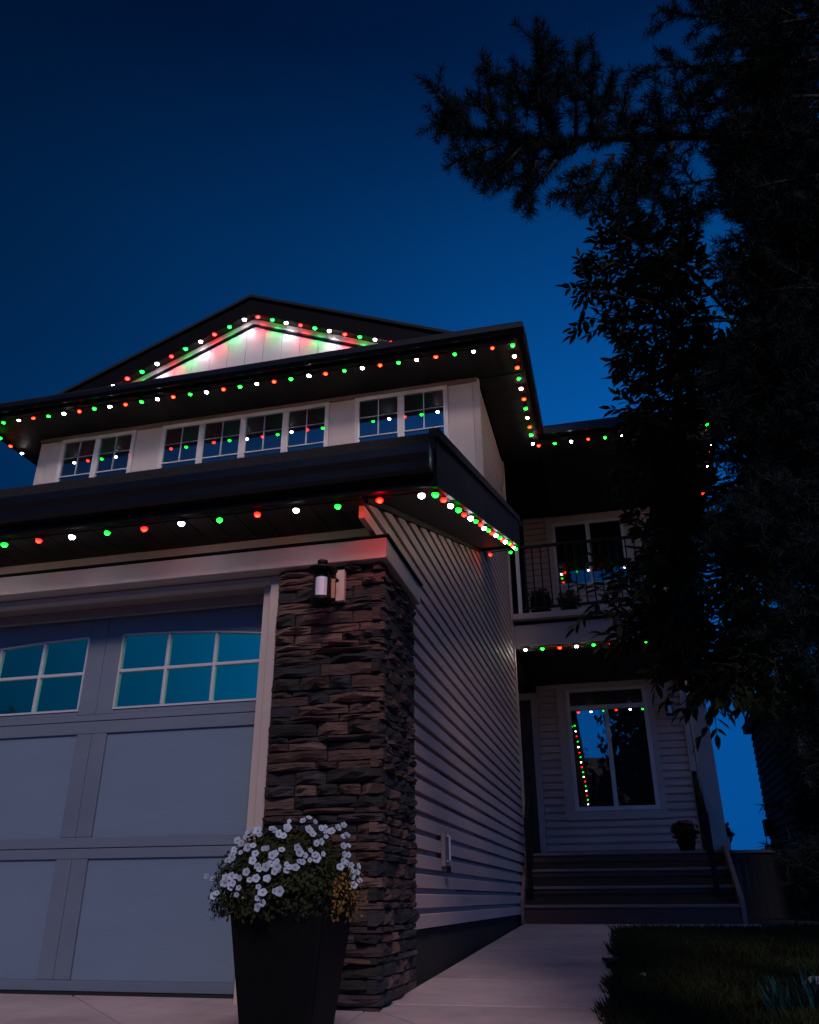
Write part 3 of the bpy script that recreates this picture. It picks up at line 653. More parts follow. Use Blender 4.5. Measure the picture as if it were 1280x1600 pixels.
def string(label, pts, seq, r, aim=0.0, pool=0.0):
    pts0 = tuple(pts[0])
    """pts: bulb centres; a thin cable track runs just above them"""
    o = root('light_string', tuple(pts[0]), label, 'string lights', 'coloured light strings on the house eaves')
    bm_ = bulb_mesh(r)
    put('cable', MB().tube([(p[0], p[1], p[2]+r*1.05) for p in pts], 0.006, 5), m_black, o)
    pts = [(p[0]+rng.uniform(-0.007, 0.007), p[1]+rng.uniform(-0.004, 0.004), p[2]+rng.uniform(-0.005, 0.003)) for p in pts]
    for i, p in enumerate(pts):
        c = seq[i % len(seq)]
        b = put(NAMES[c], bm_[c], None, o, smooth=True, loc=tuple(p))
        b.rotation_euler = (aim+rng.uniform(-0.16, 0.16), rng.uniform(-0.16, 0.16), 0); q = rng.uniform(0.9, 1.06); b.scale = (q, q, q)
        k = put('socket', bm_['s'], None, None); k.parent = b
        if pool:
            ld = bpy.data.lights.new('bulb_light', 'SPOT'); lo = bpy.data.objects.new('bulb_light', ld); COL.objects.link(lo); lo.parent = o
            ld.energy, ld.color = {'w': (pool, (1.0, 0.88, 0.94)), 'r': (pool*1.1, (1.0, 0.05, 0.07)), 'g': (pool*0.75, (0.03, 1.0, 0.22))}[c]
            ld.spot_size = radians(98); ld.spot_blend = 0.85; ld.shadow_soft_size = 0.012
            lo.location = Vector((p[0], p[1]+0.012, p[2]-0.034))-Vector(pts0); lo.rotation_euler = Vector((0, 0.70, -0.71)).to_track_quat('-Z', 'Y').to_euler()
    return o
def lin(p0, p1, n): return [tuple(np.array(p0)+(np.array(p1)-np.array(p0))*i/(n-1)) for i in range(n)]
SP = 0.2345
R1, R2 = 0.0190, 0.025
# garage eave: the bulb at X = -1.337 is green, going left red follows white follows green
xs_ = [-1.337+SP*(2-i) for i in range(23)][::-1]
seq = ''.join({0: 'G', 1: 'H' if x > -1.2 else 'R', 2: 'W'}[round((x+1.337)/SP) % 3] for x in xs_)
string('row of red, white and green bulbs along the garage front eave', [(x, 3.80, 1.952) for x in xs_], seq, R1)
n = 19
string('row of red, white and green bulbs climbing the garage roof edge over the siding', [(-0.80, 3.86+4.2*i/(n-1), 1.962+0.333*(0.06+4.2*i/(n-1))) for i in range(n)], 'GRW', R1)
string('short row of bulbs under the far end of the garage roof edge', [(-0.87, 8.08, 3.36), (-1.09, 8.08, 3.35)], 'GR', R1)
# upper eave
xs_ = [-0.68-SP*i for i in range(32)][::-1]
seq = ''.join('GOW'[i % 3] for i in range(32))[::-1]
string('long row of white, orange and green bulbs along the upper front eave', [(x, 8.0, 5.985) for x in xs_], seq, R2)
string('row of white, orange and green bulbs running back along the upper right eave', lin((-0.682, 8.225, 5.985), (-0.688, 10.40, 5.985), 10), 'WOG', R2)
string('row of orange, green and white bulbs along the recessed eave above the balcony', [(-0.61+SP*i, 10.47, 5.985) for i in range(11)], 'OGW', R2)
string('row of green, white and red bulbs on the far right eave seen through leaves', [(1.83, 10.83+SP*i, 5.985) for i in range(9)], 'GWR', R2)
string('three bulbs on the upper left eave beyond the corner', [(-8.05, 8.34+SP*i, 5.985) for i in range(3)], 'GOW', R2)
string('row of white, red and green bulbs up the left slope of the gable', lin((-6.353, 8.365, 6.600), (-4.43, 8.365, 7.405), 10), 'wrg', 0.031, 0.1, 2.9)
string('row of red, green and white bulbs down the right slope of the gable', lin((-4.217, 8.365, 7.399), (-2.288, 8.365, 6.592), 10), 'rgw', 0.028, 0.1, 2.7)
string('row of white, green and orange bulbs under the balcony beam', [(-1.052+SP*0.978*i, 10.93, 3.085) for i in range(10)], 'WGO', R2)

# ================================================================== LANTERNS
def lantern(cx_, cy, z0, s, wall_y, label):
    o = root('wall_lantern', (cx_, cy, z0), label, 'wall lantern')
    def P(r, z): return (r*s, z*s)
    put('base', MB().lathe((cx_, cy, z0), [P(0.045, 0), P(0.062, 0.012), P(0.062, 0.030), P(0.05, 0.034)], 24), m_black, o, smooth=False)
    put('cap', MB().lathe((cx_, cy, z0), [P(0.060, 0.192), P(0.088, 0.196), P(0.086, 0.204), P(0.045, 0.222), P(0.022, 0.226), P(0.022, 0.236), P(0.03, 0.24), P(0.03, 0.256), P(0.016, 0.262)], 24), m_black, o)
    put('inner_shade', MB().lathe((cx_, cy, z0), [P(0.036, 0.036), P(0.036, 0.150)], 20), m_frost, o, smooth=False)
    put('lamp_holder', MB().lathe((cx_, cy, z0), [P(0.034, 0.152), P(0.034, 0.190)], 20), m_black, o)
    for k in range(4):
        a = pi/4+k*pi/2+0.25; x, y = cx_+0.056*s*cos(a), cy+0.056*s*sin(a)
        put('frame_post', B(x-0.004*s, x+0.004*s, y-0.004*s, y+0.004*s, z0+0.030*s, z0+0.193*s), m_black, o)
    x = cx_+0.050*s; put('side_plate', B(x, x+0.022*s, cy+0.022*s, cy+0.026*s, z0+0.034*s, z0+0.15*s), m_amber, o)
    put('arm', MB().tube([(cx_+0.0, cy+0.05*s, z0+0.18*s), (cx_+0.02, cy+0.10*s, z0+0.20*s), (cx_+0.05*s, wall_y, z0+0.18*s)], 0.010*s, 8), m_black, o)
    put('back_plate', B(cx_+0.035*s, cx_+0.085*s, wall_y-0.012, wall_y+0.02, z0+0.06*s, z0+0.25*s), m_trim, o)
lantern(-1.462, 3.95, 1.448, 0.96, 4.10, 'black wall lantern with white inner shade on the stone pillar')
lantern(0.79*K, YP-0.12, 2.31*K, 0.98, YP-0.01, 'small black wall lantern on the porch siding beside the window')

# small fitting on the siding
o = root('wall_fitting', (XW, 5.84, 0.2), 'small vertical metal fitting mounted low on the garage side siding', 'fitting')
put('back_box', B(XW, XW+0.028, 5.775, 5.905, 0.195, 0.405), M('fitting_box', (0.22, 0.19, 0.20), 0.5), o, bevel=0.006)
put('handle', MB().tube([(XW+0.03, 5.83, 0.23), (XW+0.05, 5.83, 0.235), (XW+0.05, 5.83, 0.385), (XW+0.03, 5.83, 0.39)], 0.008, 8), M('fitting_metal', (0.75, 0.72, 0.75), 0.3, metal=0.6), o)
put('foot', B(XW+0.0285, XW+0.05, 5.80, 5.86, 0.16, 0.20), m_black, o)

# ================================================================== PLANTER WITH PETUNIAS
PX, PY, PZ = -1.174, 3.03, g(2.9)-0.002
pot = root('planter', (PX, PY, PZ), 'tall tapered black planter in front of the stone pillar', 'planter')
def sq(h, z): return [(PX-h, PY-h, z), (PX+h, PY-h, z), (PX+h, PY+h, z), (PX-h, PY+h, z)]
put('body', MB().prism(sq(0.110, PZ+0.012), sq(0.170, -0.035)), m_pot, pot, bevel=0.012)
put('rim', MB().prism(sq(0.172, -0.034), sq(0.179, 0.006)), m_pot, pot, bevel=0.008)
fl = root('petunia_plant', (PX, PY, 0.0), 'mound of white petunias with orange leaves at its right side in the black planter', 'flowers')
# leaves: small folded blades over the mound
def mound(n, seed, cone=None):
    r = np.random.default_rng(seed); out = []
    while len(out) < n:
        th = r.uniform(0, 2*pi); u = r.uniform(-0.32, 1.0); rr = sqrt(max(0, 1-u*u))
        d = np.array([cos(th)*rr, sin(th)*rr, u])
        if cone is not None and not cone(d): continue
        rad = np.array([0.262, 0.25, 0.232])*(r.uniform(0.80, 1.02))
        p = np.array([PX-0.028, PY-0.02, 0.018])+d*rad
        if u < 0 and d[0] > 0.1 and cone is None and r.random() < 0.6: continue
        if p[2] < -0.06 and d[0] > -0.2: continue
        out.append((p, d))
    return out
def leafmesh(name, pts, size, seed, wr=0.42):
    r = np.random.default_rng(seed); V = []; Fc = []
    for p, d in pts:
        s = size*r.uniform(0.6, 1.3); t = r.normal(size=3); t -= d*(t@d)*0.7; t /= np.linalg.norm(t); b = np.cross(d, t); b /= np.linalg.norm(b)
        n = len(V); V += [p, p+t*s*0.5+b*s*wr+d*s*0.1, p+t*s+d*s*0.05, p+t*s*0.5-b*s*wr+d*s*0.1]; Fc.append((n, n+1, n+2, n+3))
    return quadmesh(name, np.array(V), np.array(Fc))
o = put('foliage', leafmesh('foliage', mound(6500, 3), 0.017, 4, 0.30), m_fol, fl); o['kind'] = 'stuff'
o = put('orange_foliage', leafmesh('orange_foliage', [(p*1.0+np.array([0.035, 0, -0.02]), d) for p, d in mound(300, 8, lambda d: d[0] > 0.80 and d[2] < 0.5 and d[1] < 0.4)], 0.015, 9, 0.33), m_ofol, fl); o['kind'] = 'stuff'
core = MB().lathe((PX-0.028, PY-0.02, 0.018), [(0.02, -0.03), (0.16, 0.0), (0.19, 0.08), (0.14, 0.165), (0.05, 0.195)], 14)
put('stems', core, m_fol, fl)
# a petunia: five-lobed flared trumpet
def petunia():
    vs = [(0, 0, 0.0)]; N = 20
    for ring, (rad, zz) in enumerate(((0.20, 0.10), (0.62, 0.30), (1.0, 0.30))):
        for i in range(N):
            a = 2*pi*i/N; lob = 1.0 if ring < 1 else 1-0.16*ring/2*(0.5+0.5*cos(5*a+pi))
            vs.append((rad*lob*cos(a), rad*lob*sin(a), zz+(0.06*cos(5*a) if ring == 2 else 0)))
    fs = [(0, 1+i, 1+(i+1) % N) for i in range(N)]
    for q in range(2): fs += [(1+q*N+i, 1+q*N+(i+1) % N, 1+(q+1)*N+(i+1) % N, 1+(q+1)*N+i) for i in range(N)][::1]
    me = MB().add(vs, fs).mesh('petunia', fix=False); me.materials.append(m_petal); me.materials.append(m_pcent)
    for i, p in enumerate(me.polygons): p.material_index = 1 if i < N else 0; p.use_smooth = True
    return me
pet = petunia()
def petflower(p, d, s):
    o = put('petunia_bloom', pet, None, fl, loc=tuple(p))
    o.rotation_mode = 'QUATERNION'; o.rotation_quaternion = Vector(d).to_track_quat('Z', 'Y'); o.scale = (s*rng.uniform(0.8, 1.1), s*rng.uniform(0.75, 1.1), s*rng.uniform(0.6, 1.8))
# placed from where they show on the mound: pixel spots of the photograph's blooms, set on the mound's surface
spots = [(452, 1288), (473, 1287), (428, 1298), (436, 1307), (443, 1309), (405, 1304), (393, 1305), (385, 1311), (374, 1318), (380, 1322), (368, 1330), (377, 1333), (389, 1327),
         (364, 1341), (357, 1346), (398, 1325), (414, 1328), (430, 1335), (426, 1340), (482, 1297), (487, 1308), (500, 1298), (507, 1301), (525, 1299), (516, 1303), (534, 1310),
         (465, 1328), (467, 1335), (493, 1322), (484, 1331), (491, 1338), (503, 1337), (472, 1349), (403, 1354), (419, 1353), (406, 1359), (434, 1357), (430, 1364), (417, 1374),
         (452, 1357), (448, 1360), (370, 1370), (377, 1373), (335, 1374), (352, 1382), (362, 1385), (367, 1381), (393, 1376), (407, 1396), (412, 1395), (411, 1411), (430, 1393), (371, 1398),
         (534, 1325), (541, 1339), (545, 1354), (556, 1356), (553, 1365), (549, 1370), (558, 1377), (531, 1355), (341, 1396)]
spots += [(sx+rng.uniform(-11, 11), sy+rng.uniform(-9, 9)) for sx, sy in rng.sample(spots, 56)]
C = np.array([PX-0.028, PY-0.02, 0.018]); RAD = np.array([0.268, 0.256, 0.240])
for i, (sx, sy) in enumerate(spots):
    d = ray(sx, sy); a = (d/RAD)@(d/RAD); b = -2*(d/RAD)@(C/RAD); c = (C/RAD)@(C/RAD)-1; disc = b*b-4*a*c
    t = (-b-sqrt(disc))/(2*a) if disc > 0 else -b/(2*a)
    p = d*t; nrm = (p-C)/RAD; nrm /= np.linalg.norm(nrm)
    v = -d/np.linalg.norm(d); n2 = nrm*0.6+v*0.75+np.array([rng.uniform(-.3, .3), rng.uniform(-.3, .3), rng.uniform(-.1, .35)])
    petflower(p+nrm*rng.uniform(0.0, 0.012), n2/np.linalg.norm(n2), rng.uniform(0.0095, 0.0175))

# ================================================================== LAWN
def blades(n, x0, x1, y0, y1, hmin, hmax, seed, test=None):
    r = np.random.default_rng(seed); x = r.uniform(x0, x1, n); y = r.uniform(y0, y1, n)
    if test is not None:
        k = test(x, y); x, y = x[k], y[k]
    n = len(x); zb = np.array([g(t)-0.055 for t in y]); h = r.uniform(hmin, hmax, n); a = r.uniform(0, 2*pi, n); le = r.uniform(0.1, 0.7, n)*h; b = r.uniform(0, 2*pi, n); w = r.uniform(0.0025, 0.005, n)
    V = np.zeros((n, 4, 3)); ca, sa = np.cos(a), np.sin(a); cb, sb = np.cos(b), np.sin(b)
    V[:, 0] = np.stack([x-ca*w, y-sa*w, zb], 1); V[:, 1] = np.stack([x+ca*w, y+sa*w, zb], 1)
    V[:, 2] = np.stack([x+cb*le*0.5+ca*w*0.6, y+sb*le*0.5+sa*w*0.6, zb+h*0.65], 1); V[:, 3] = np.stack([x+cb*le, y+sb*le, zb+h], 1)
    return V.reshape(-1, 3), np.arange(n*4).reshape(-1, 4)
lawn = lambda x, y: (x > -0.165+0.03*np.sin(y*7)+0.015*np.sin(y*23)) & ((y < 8.95+0.06*np.sin(x*9)) | (x > 1.3))
V1, F1 = blades(75000, -0.17, 2.6, 3.3, 6.5, 0.055, 0.105, 11, lawn)
V2, F2 = blades(60000, -0.19, 4.0, 6.5, 9.2, 0.07, 0.14, 12, lawn)
V3, F3 = blades(9000, -0.20, -0.10, 3.3, 9.0, 0.05, 0.085, 13, lawn)
V = np.concatenate([V1, V2, V3]); Fc = np.concatenate([F1, F2+len(V1), F3+len(V1)+len(V2)])
o = put('lawn_grass', quadmesh('lawn_grass', V, Fc), m_grass); o['kind'] = 'stuff'; o['label'] = 'dark green lawn grass right of the concrete walkway'; o['category'] = 'grass'

def rock(name, c, r, label, cat, seed):
    bm = bmesh.new(); bmesh.ops.create_icosphere(bm, subdivisions=3, radius=1.0); q = random.Random(seed)
    ph = [q.uniform(0, 6) for _ in range(4)]
    for v in bm.verts:
        k = 1+0.16*sin(3*v.co.x+ph[0])+0.14*sin(4*v.co.y+ph[1])*cos(3*v.co.z+ph[2])+q.uniform(-0.03, 0.03)
        v.co = Vector((v.co.x*r[0]*k+c[0], v.co.y*r[1]*k+c[1], v.co.z*r[2]*k+c[2]))
    me = bpy.data.meshes.new(name); bm.to_mesh(me); bm.free()
    o = put(name, me, m_rock, smooth=True); o['label'] = label; o['category'] = cat; return o
rock('rock', (0.86, 5.15, g(5.15)+0.0), (0.075, 0.06, 0.05), 'pale grey rock lying in the lawn at the lower right corner', 'rock', 3)
# fallen leaf at the walk edge and pale litter in the grass
def litter(name, c, s, mat, label, rot):
    vs = []; N = 10
    for i in range(N):
        a = 2*pi*i/N; rr = s*(1-0.35*abs(sin(a)))*(1+0.2*cos(3*a)); vs.append((rr*cos(a), rr*0.7*sin(a), 0.25*s*sin(a*2+1)+0.3*s))
    o = put(name, MB().prism(vs, [(x, y, z+0.003) for x, y, z in vs]), mat, loc=c); o.rotation_euler = (0, 0, rot); o['label'] = label; o['category'] = 'leaf'
litter('fallen_leaf', (-0.19, 6.2, g(6.2)+0.004), 0.06, M('dry_leaf', (0.10, 0.045, 0.03), 0.8), 'dark curled fallen leaf at the grass edge of the walkway', 0.4)
litter('pale_leaf', (0.01, 5.2, g(5.2)+0.035), 0.03, M('pale_leaf', (0.16, 0.14, 0.11), 0.8), 'pale small leaf lying in the lawn near the walkway', 1.1)

# blue-green tufts low at the right corner
def tuft(c, n, h, seed, label):
    o = root('blue_plant', c, label, 'plant', 'blue-green plants in the lawn corner'); r = np.random.default_rng(seed); V = []; Fc = []
    for i in range(n):
        a = r.uniform(0, 2*pi); l = h*r.uniform(0.6, 1.0); le = l*r.uniform(0.1, 0.55); w = r.uniform(0.006, 0.012); x, y = c[0]+r.normal()*0.03, c[1]+r.normal()*0.03
        da = a+pi/2
        pts = [(0, 0, 1), (le*0.35, l*0.55, 0.9), (le, l, 0.12)]; n0 = len(V)
        for q, zz, ww in pts:
            for s in (-1, 1): V.append((x+cos(a)*q+cos(da)*w*ww*s, y+sin(a)*q+sin(da)*w*ww*s, c[2]+zz))
        Fc += [(n0, n0+1, n0+3, n0+2), (n0+2, n0+3, n0+5, n0+4)]
    put('leaves', quadmesh('leaves', np.array(V), np.array(Fc)), m_blueleaf, o)['kind'] = 'stuff'
tuft((0.56, 4.30, g(4.3)-0.05), 46, 0.20, 21, 'blue-green tuft of upright blades nearer the middle of the lawn corner')
tuft((0.72, 4.42, g(4.4)-0.05), 46, 0.22, 22, 'blue-green tuft of upright blades at the far right lawn corner')

# ================================================================== PORCH AND BALCONY PLANTS
def potted(c, r, h, label, seed, fh, fr_, red=0, leafm=None):
    o = root('potted_plant', c, label, 'potted plant')
    put('pot', MB().lathe(c, [(r*0.7, 0), (r, h), (r*1.08, h), (r*1.08, h+0.02), (r*0.9, h+0.02)], 16), m_pot, o)
    q = np.random.default_rng(seed); pts = []
    for i in range(500):
        d = q.normal(size=3); d /= np.linalg.norm(d); p = np.array(c)+np.array([0, 0, h+fh*0.5])+d*np.array([fr_, fr_, fh*0.55])*q.uniform(0.4, 1)
        pts.append((p, d))
    put('foliage', leafmesh('foliage', pts, 0.06, seed+1), leafm or m_leaf, o)['kind'] = 'stuff'
    fm = MB().lathe((0, 0, 0), [(0.01, -0.02), (0.035, 0.0), (0.03, 0.02), (0.008, 0.03)], 8).mesh('flower'); fm.materials.append(m_terra)
    for i in range(red):
        p, d = pts[q.integers(0, 500)]; put('flower', fm, None, o, loc=tuple(np.array(c)+np.array([0, 0, h+fh*0.5])+d*np.array([fr_, fr_, fh*0.5])))
potted((0.74, 11.55, DZ+0.001), 0.11, 0.12, 'dark potted plant with red flowers on the porch beside the stair rail', 31, 0.26, 0.16, 5)
potted((1.20, 11.62, DZ+0.001), 0.07, 0.10, 'small round potted shrub at the outer porch corner behind the column', 33, 0.24, 0.10, 3)
potted((-0.82, 11.35, 3.556), 0.13, 0.16, 'leafy potted plant at the left end of the balcony floor', 35, 0.36, 0.17, 3)
potted((-0.42, 11.30, 3.556), 0.12, 0.14, 'pinkish potted plant behind the balcony railing near the window', 37, 0.30, 0.16, 8)

# ================================================================== FENCE AND NEIGHBOURS
fn = root('fence', (2.1, 14.0, -0.3), 'dark picket fence with pale top cap right of the porch', 'fence')
put('cap', B(1.48, 2.44, 13.94, 14.06, 0.60, 0.64), m_fencecap, fn)
put('rail', B(1.48, 2.44, 14.0, 14.04, 0.45, 0.52), m_fence, fn); put('rail', B(1.48, 2.44, 14.0, 14.04, -0.15, -0.08), m_fence, fn)
x = 1.49
while x < 2.36:
    put('picket', B(x, x+0.0965, 13.975, 13.999, -0.28, 0.598), m_fence, fn); x += 0.10
nb = root('neighbour_house', (5.5, 15, -0.3), 'dark neighbouring house beyond the fence on the right', 'house')
put('wall', B(2.56, 9.5, 13.0, 17.0, -0.35, 2.85), m_neigh, nb)
for i in range(25): put('siding_board', MB().prism([(2.559, 13.0, -0.3+i*0.125), (2.53, 13.0, -0.3+i*0.125), (2.555, 13.0, -0.18+i*0.125)], [(2.559, 17.0, -0.3+i*0.125), (2.53, 17.0, -0.3+i*0.125), (2.555, 17.0, -0.18+i*0.125)]), m_neigh, nb)
put('eave', B(2.44, 9.8, 12.7, 17.2, 2.851, 2.98), m_dark, nb)
put('roof', MB().add([(2.42, 12.6, 2.981), (9.9, 12.6, 2.981), (9.9, 17.3, 2.981), (2.42, 17.3, 2.981), (5.0, 14.95, 3.9), (7.5, 14.95, 3.9)], [(0, 1, 5, 4), (1, 2, 5), (2, 3, 4, 5), (3, 0, 4), (3, 2, 1, 0)]), m_shingle, nb)
put('meter_box', B(2.42, 2.528, 16.4, 16.7, 0.98, 1.25), m_dark, nb)
put('ledge', B(2.40, 2.528, 16.0, 16.8, 0.72, 0.82), m_dark, nb)
nl = root('neighbour_house', (-17, 15, -0.4), 'dark neighbouring house whose roof slope shows at the left edge', 'house')
put('wall', B(-23, -12.6, 12, 22, -0.4, 6.6), m_neigh, nl)
put('roof', MB().prism([(-23.6, 11.6, 6.6), (-12.0, 11.6, 6.6), (-17.8, 11.6, 10.2)], [(-23.6, 22.4, 6.6), (-12.0, 22.4, 6.6), (-17.8, 22.4, 10.2)]), m_shingle, nl)

# ================================================================== TREES
class Needles:
    def __init__(s): s.V = []; s.n = 0
    def shoot(s, p0, p1, L=0.045, dens=420, seed=None, curve=0.02):
        p0 = np.array(p0, float); p1 = np.array(p1, float); ax = p1-p0; ln = np.linalg.norm(ax)
        if ln < 1e-4: return
        ax /= ln; n = max(6, int(ln*dens*1.9)); t = nrng.uniform(0, 1.0, n)
        a = nrng.uniform(0, 2*pi, n); ref = np.array([0, 0, 1.0]) if abs(ax[2]) < 0.9 else np.array([1.0, 0, 0])
        u = np.cross(ax, ref); u /= np.linalg.norm(u); w = np.cross(ax, u)
        rad = np.cos(a)[:, None]*u+np.sin(a)[:, None]*w
        fwd = nrng.uniform(0.35, 1.0, n)[:, None]; d = rad+ax*fwd+np.array([0, 0, 0.12]); d /= np.linalg.norm(d, axis=1)[:, None]
        base = p0+ax*(t*ln)[:, None]; l = (L*nrng.uniform(0.65, 1.15, n))[:, None]*(1-0.25*t[:, None])
        side = np.cross(d, nrng.normal(size=(n, 3))); side /= np.linalg.norm(side, axis=1)[:, None]
        wd_ = 0.0017
        s.V.append(np.stack([base-side*wd_, base+side*wd_, base+d*l+side*wd_*0.3, base+d*l-side*wd_*0.3], 1).reshape(-1, 3)); s.n += n
    def mesh(s, name):
        V = np.concatenate(s.V); return quadmesh(name, V, np.arange(len(V)).reshape(-1, 4))

# ---- spruce, trunk just outside the frame at the right
SX, SY = 1.75, 2.55
spr = root('spruce_tree', (SX, SY, g(SY)-0.06), 'large dark spruce reaching in from the upper right', 'tree')
put('trunk', MB().tube([(SX, SY, g(SY)-0.1), (SX+0.02, SY, 1.5), (SX-0.02, SY+0.02, 4), (SX, SY, 7.5)], [0.16, 0.13, 0.09, 0.02], 12), m_bark, spr, smooth=True)
nd = Needles(); limbs = MB()
def bough(p0, p1, r0, nsub, sublen, L, up=0.25, dens=420, levels=1):
    p0 = np.array(p0, float); p1 = np.array(p1, float); ax = p1-p0; ln = np.linalg.norm(ax); axn = ax/ln
    mid = (p0+p1)/2+np.array([0, 0, 0.03*ln]); limbs.tube([p0, mid, p1], [r0, r0*0.7, r0*0.25], 5)
    nd.shoot(p0+ax*0.25, p1+axn*0.03, L, dens)
    for i in range(nsub):
        t = 0.15+0.85*(i+nrng.uniform(0, 0.8))/nsub; b = p0+ax*t+np.array([0, 0, 0.03*ln*4*t*(1-t)])
        sd_ = nrng.normal(size=3); sd_ -= axn*(sd_@axn); sd_ /= np.linalg.norm(sd_); sd_[2] = sd_[2]*0.7+up*0.4
        d = axn*nrng.uniform(0.45, 1.0)+sd_*nrng.uniform(0.6, 1.1); d /= np.linalg.norm(d)
        l = sublen*(1.15-0.7*t)*nrng.uniform(0.6, 1.2); e = b+d*l
        limbs.tube([b, e], [r0*0.35, r0*0.12], 4, cap=False); nd.shoot(b, e, L, dens)
        if levels:
            for k in range(3):
                t2 = nrng.uniform(0.25, 0.9); b2 = b+d*l*t2; s2 = nrng.normal(size=3); s2 -= d*(s2@d); s2 /= np.linalg.norm(s2)
                d2 = d*0.7+s2*0.8; d2 /= np.linalg.norm(d2); nd.shoot(b2, b2+d2*l*nrng.uniform(0.3, 0.55), L, dens)
def P(x, y, Y): return onY(x, y, Y)
YS = 2.55
# the long bough that reaches left, with its shoots as the photo shows them
main = [P(1330, 205, YS), P(1130, 212, YS), P(960, 216, YS), P(830, 222, YS), P(740, 205, YS)]
limbs.tube(main, [0.020, 0.017, 0.014, 0.010, 0.006], 6)
for a_, b_ in zip(main[:-1], main[1:]):
    nd.shoot(a_, b_, 0.05, 800)
    for k in range(16):
        q = np.array(a_)+(np.array(b_)-a_)*nrng.random(); e = q+np.array([nrng.uniform(-0.22, 0.02), nrng.uniform(-0.15, 0.15), nrng.uniform(-0.16, 0.16)]); nd.shoot(q, e, 0.045, 520)
shoots = [((740, 205), (668, 128)), ((765, 205), (762, 88)), ((800, 210), (797, 112)), ((845, 212), (838, 32)), ((900, 212), (903, 62)), ((925, 214), (925, 120)), ((960, 216), (985, 150)),
          ((760, 212), (682, 206)), ((780, 225), (700, 258)), ((830, 235), (735, 262)), ((860, 130), (815, 130)), ((842, 100), (870, 62)), ((905, 130), (940, 100)), ((900, 160), (870, 110)),
          ((840, 250), (808, 330)), ((870, 250), (818, 318)), ((900, 260), (880, 322)), ((900, 235), (780, 290)), ((930, 250), (900, 330)), ((960, 240), (905, 335)), ((990, 240), (930, 345)), ((1000, 225), (960, 360)),
          ((1020, 225), (985, 330)), ((1050, 225), (1000, 400)), ((800, 210), (735, 150)), ((845, 160), (800, 140)), ((845, 180), (880, 120)), ((1040, 215), (1020, 150)), ((1090, 212), (1050, 110)),
          ((720, 190), (690, 175)), ((820, 225), (760, 285)), ((870, 225), (850, 160)), ((930, 215), (955, 130)), ((700, 160), (690, 200)), ((985, 220), (1000, 175))]
for (bx, by), (tx, ty) in shoots:
    Y0 = YS+nrng.uniform(-0.04, 0.04); Y1 = YS+nrng.uniform(-0.22, 0.22); a_, b_ = P(bx, by, Y0), P(tx, ty, Y1)
    limbs.tube([a_, (np.array(a_)+b_)/2, b_], [0.009, 0.006, 0.003], 5); nd.shoot(a_, b_, 0.055, 480)
    d = (b_-a_); l = np.linalg.norm(d); d /= l
    for k in range(max(4, int(l/0.045))):
        t = nrng.uniform(0.1, 0.85); s2 = nrng.normal(size=3); s2 -= d*(s2@d); s2 /= np.linalg.norm(s2); q = a_+d*l*t; e = q+(d*0.75+s2*0.8)*nrng.uniform(0.06, 0.15)
        nd.shoot(q, e, 0.050, 420)
# other boughs, right part of the crown from top to bottom
def rb(pts, n, r0=0.011, sub=0.28, L=0.044, dens=330):
    for (x0, y0, Y0), (x1, y1, Y1) in pts: bough(P(x0, y0, Y0), P(x1, y1, Y1), r0, n, sub, L, dens=dens)
rb([((1340, 60, 2.6), (1040, 20, 2.5)), ((1340, 110, 2.6), (1005, 105, 2.6)), ((1340, -60, 2.6), (1060, -50, 2.5)), ((1340, 150, 2.4), (1080, 165, 2.3)), ((1340, 20, 2.2), (1120, 60, 2.1)), ((1345, -20, 2.9), (1100, 10, 2.9)),
    ((1340, 250, 2.5), (1060, 290, 2.4)), ((1340, 300, 2.7), (1080, 330, 2.7)), ((1340, 90, 2.9), (1130, 130, 2.9))], 14)
for i in range(16):
    y0 = -70+i*26; Y0 = nrng.uniform(2.3, 3.0); rb([((1350, y0, Y0), (1130+nrng.uniform(-20, 60), y0+nrng.uniform(-15, 30), Y0+nrng.uniform(-0.2, 0.2)))], 11, sub=0.24)
for i in range(64):
    y0 = 200+(i%32)*36+nrng.uniform(-20, 20); Y0 = nrng.uniform(2.3, 2.9)
    x1 = 1150+nrng.uniform(-30, 90) if y0 < 860 else (1275 if y0 < 1000 else 1318)+nrng.uniform(-5, 30)
    rb([((1350, y0, Y0), (x1, y0+nrng.uniform(-10, 60), Y0+nrng.uniform(-0.25, 0.25)))], 11, sub=0.24)
put('limbs', limbs, m_bark, spr, smooth=True, fix=False)
put('crown', nd.mesh('crown'), m_needle, spr)['kind'] = 'stuff'

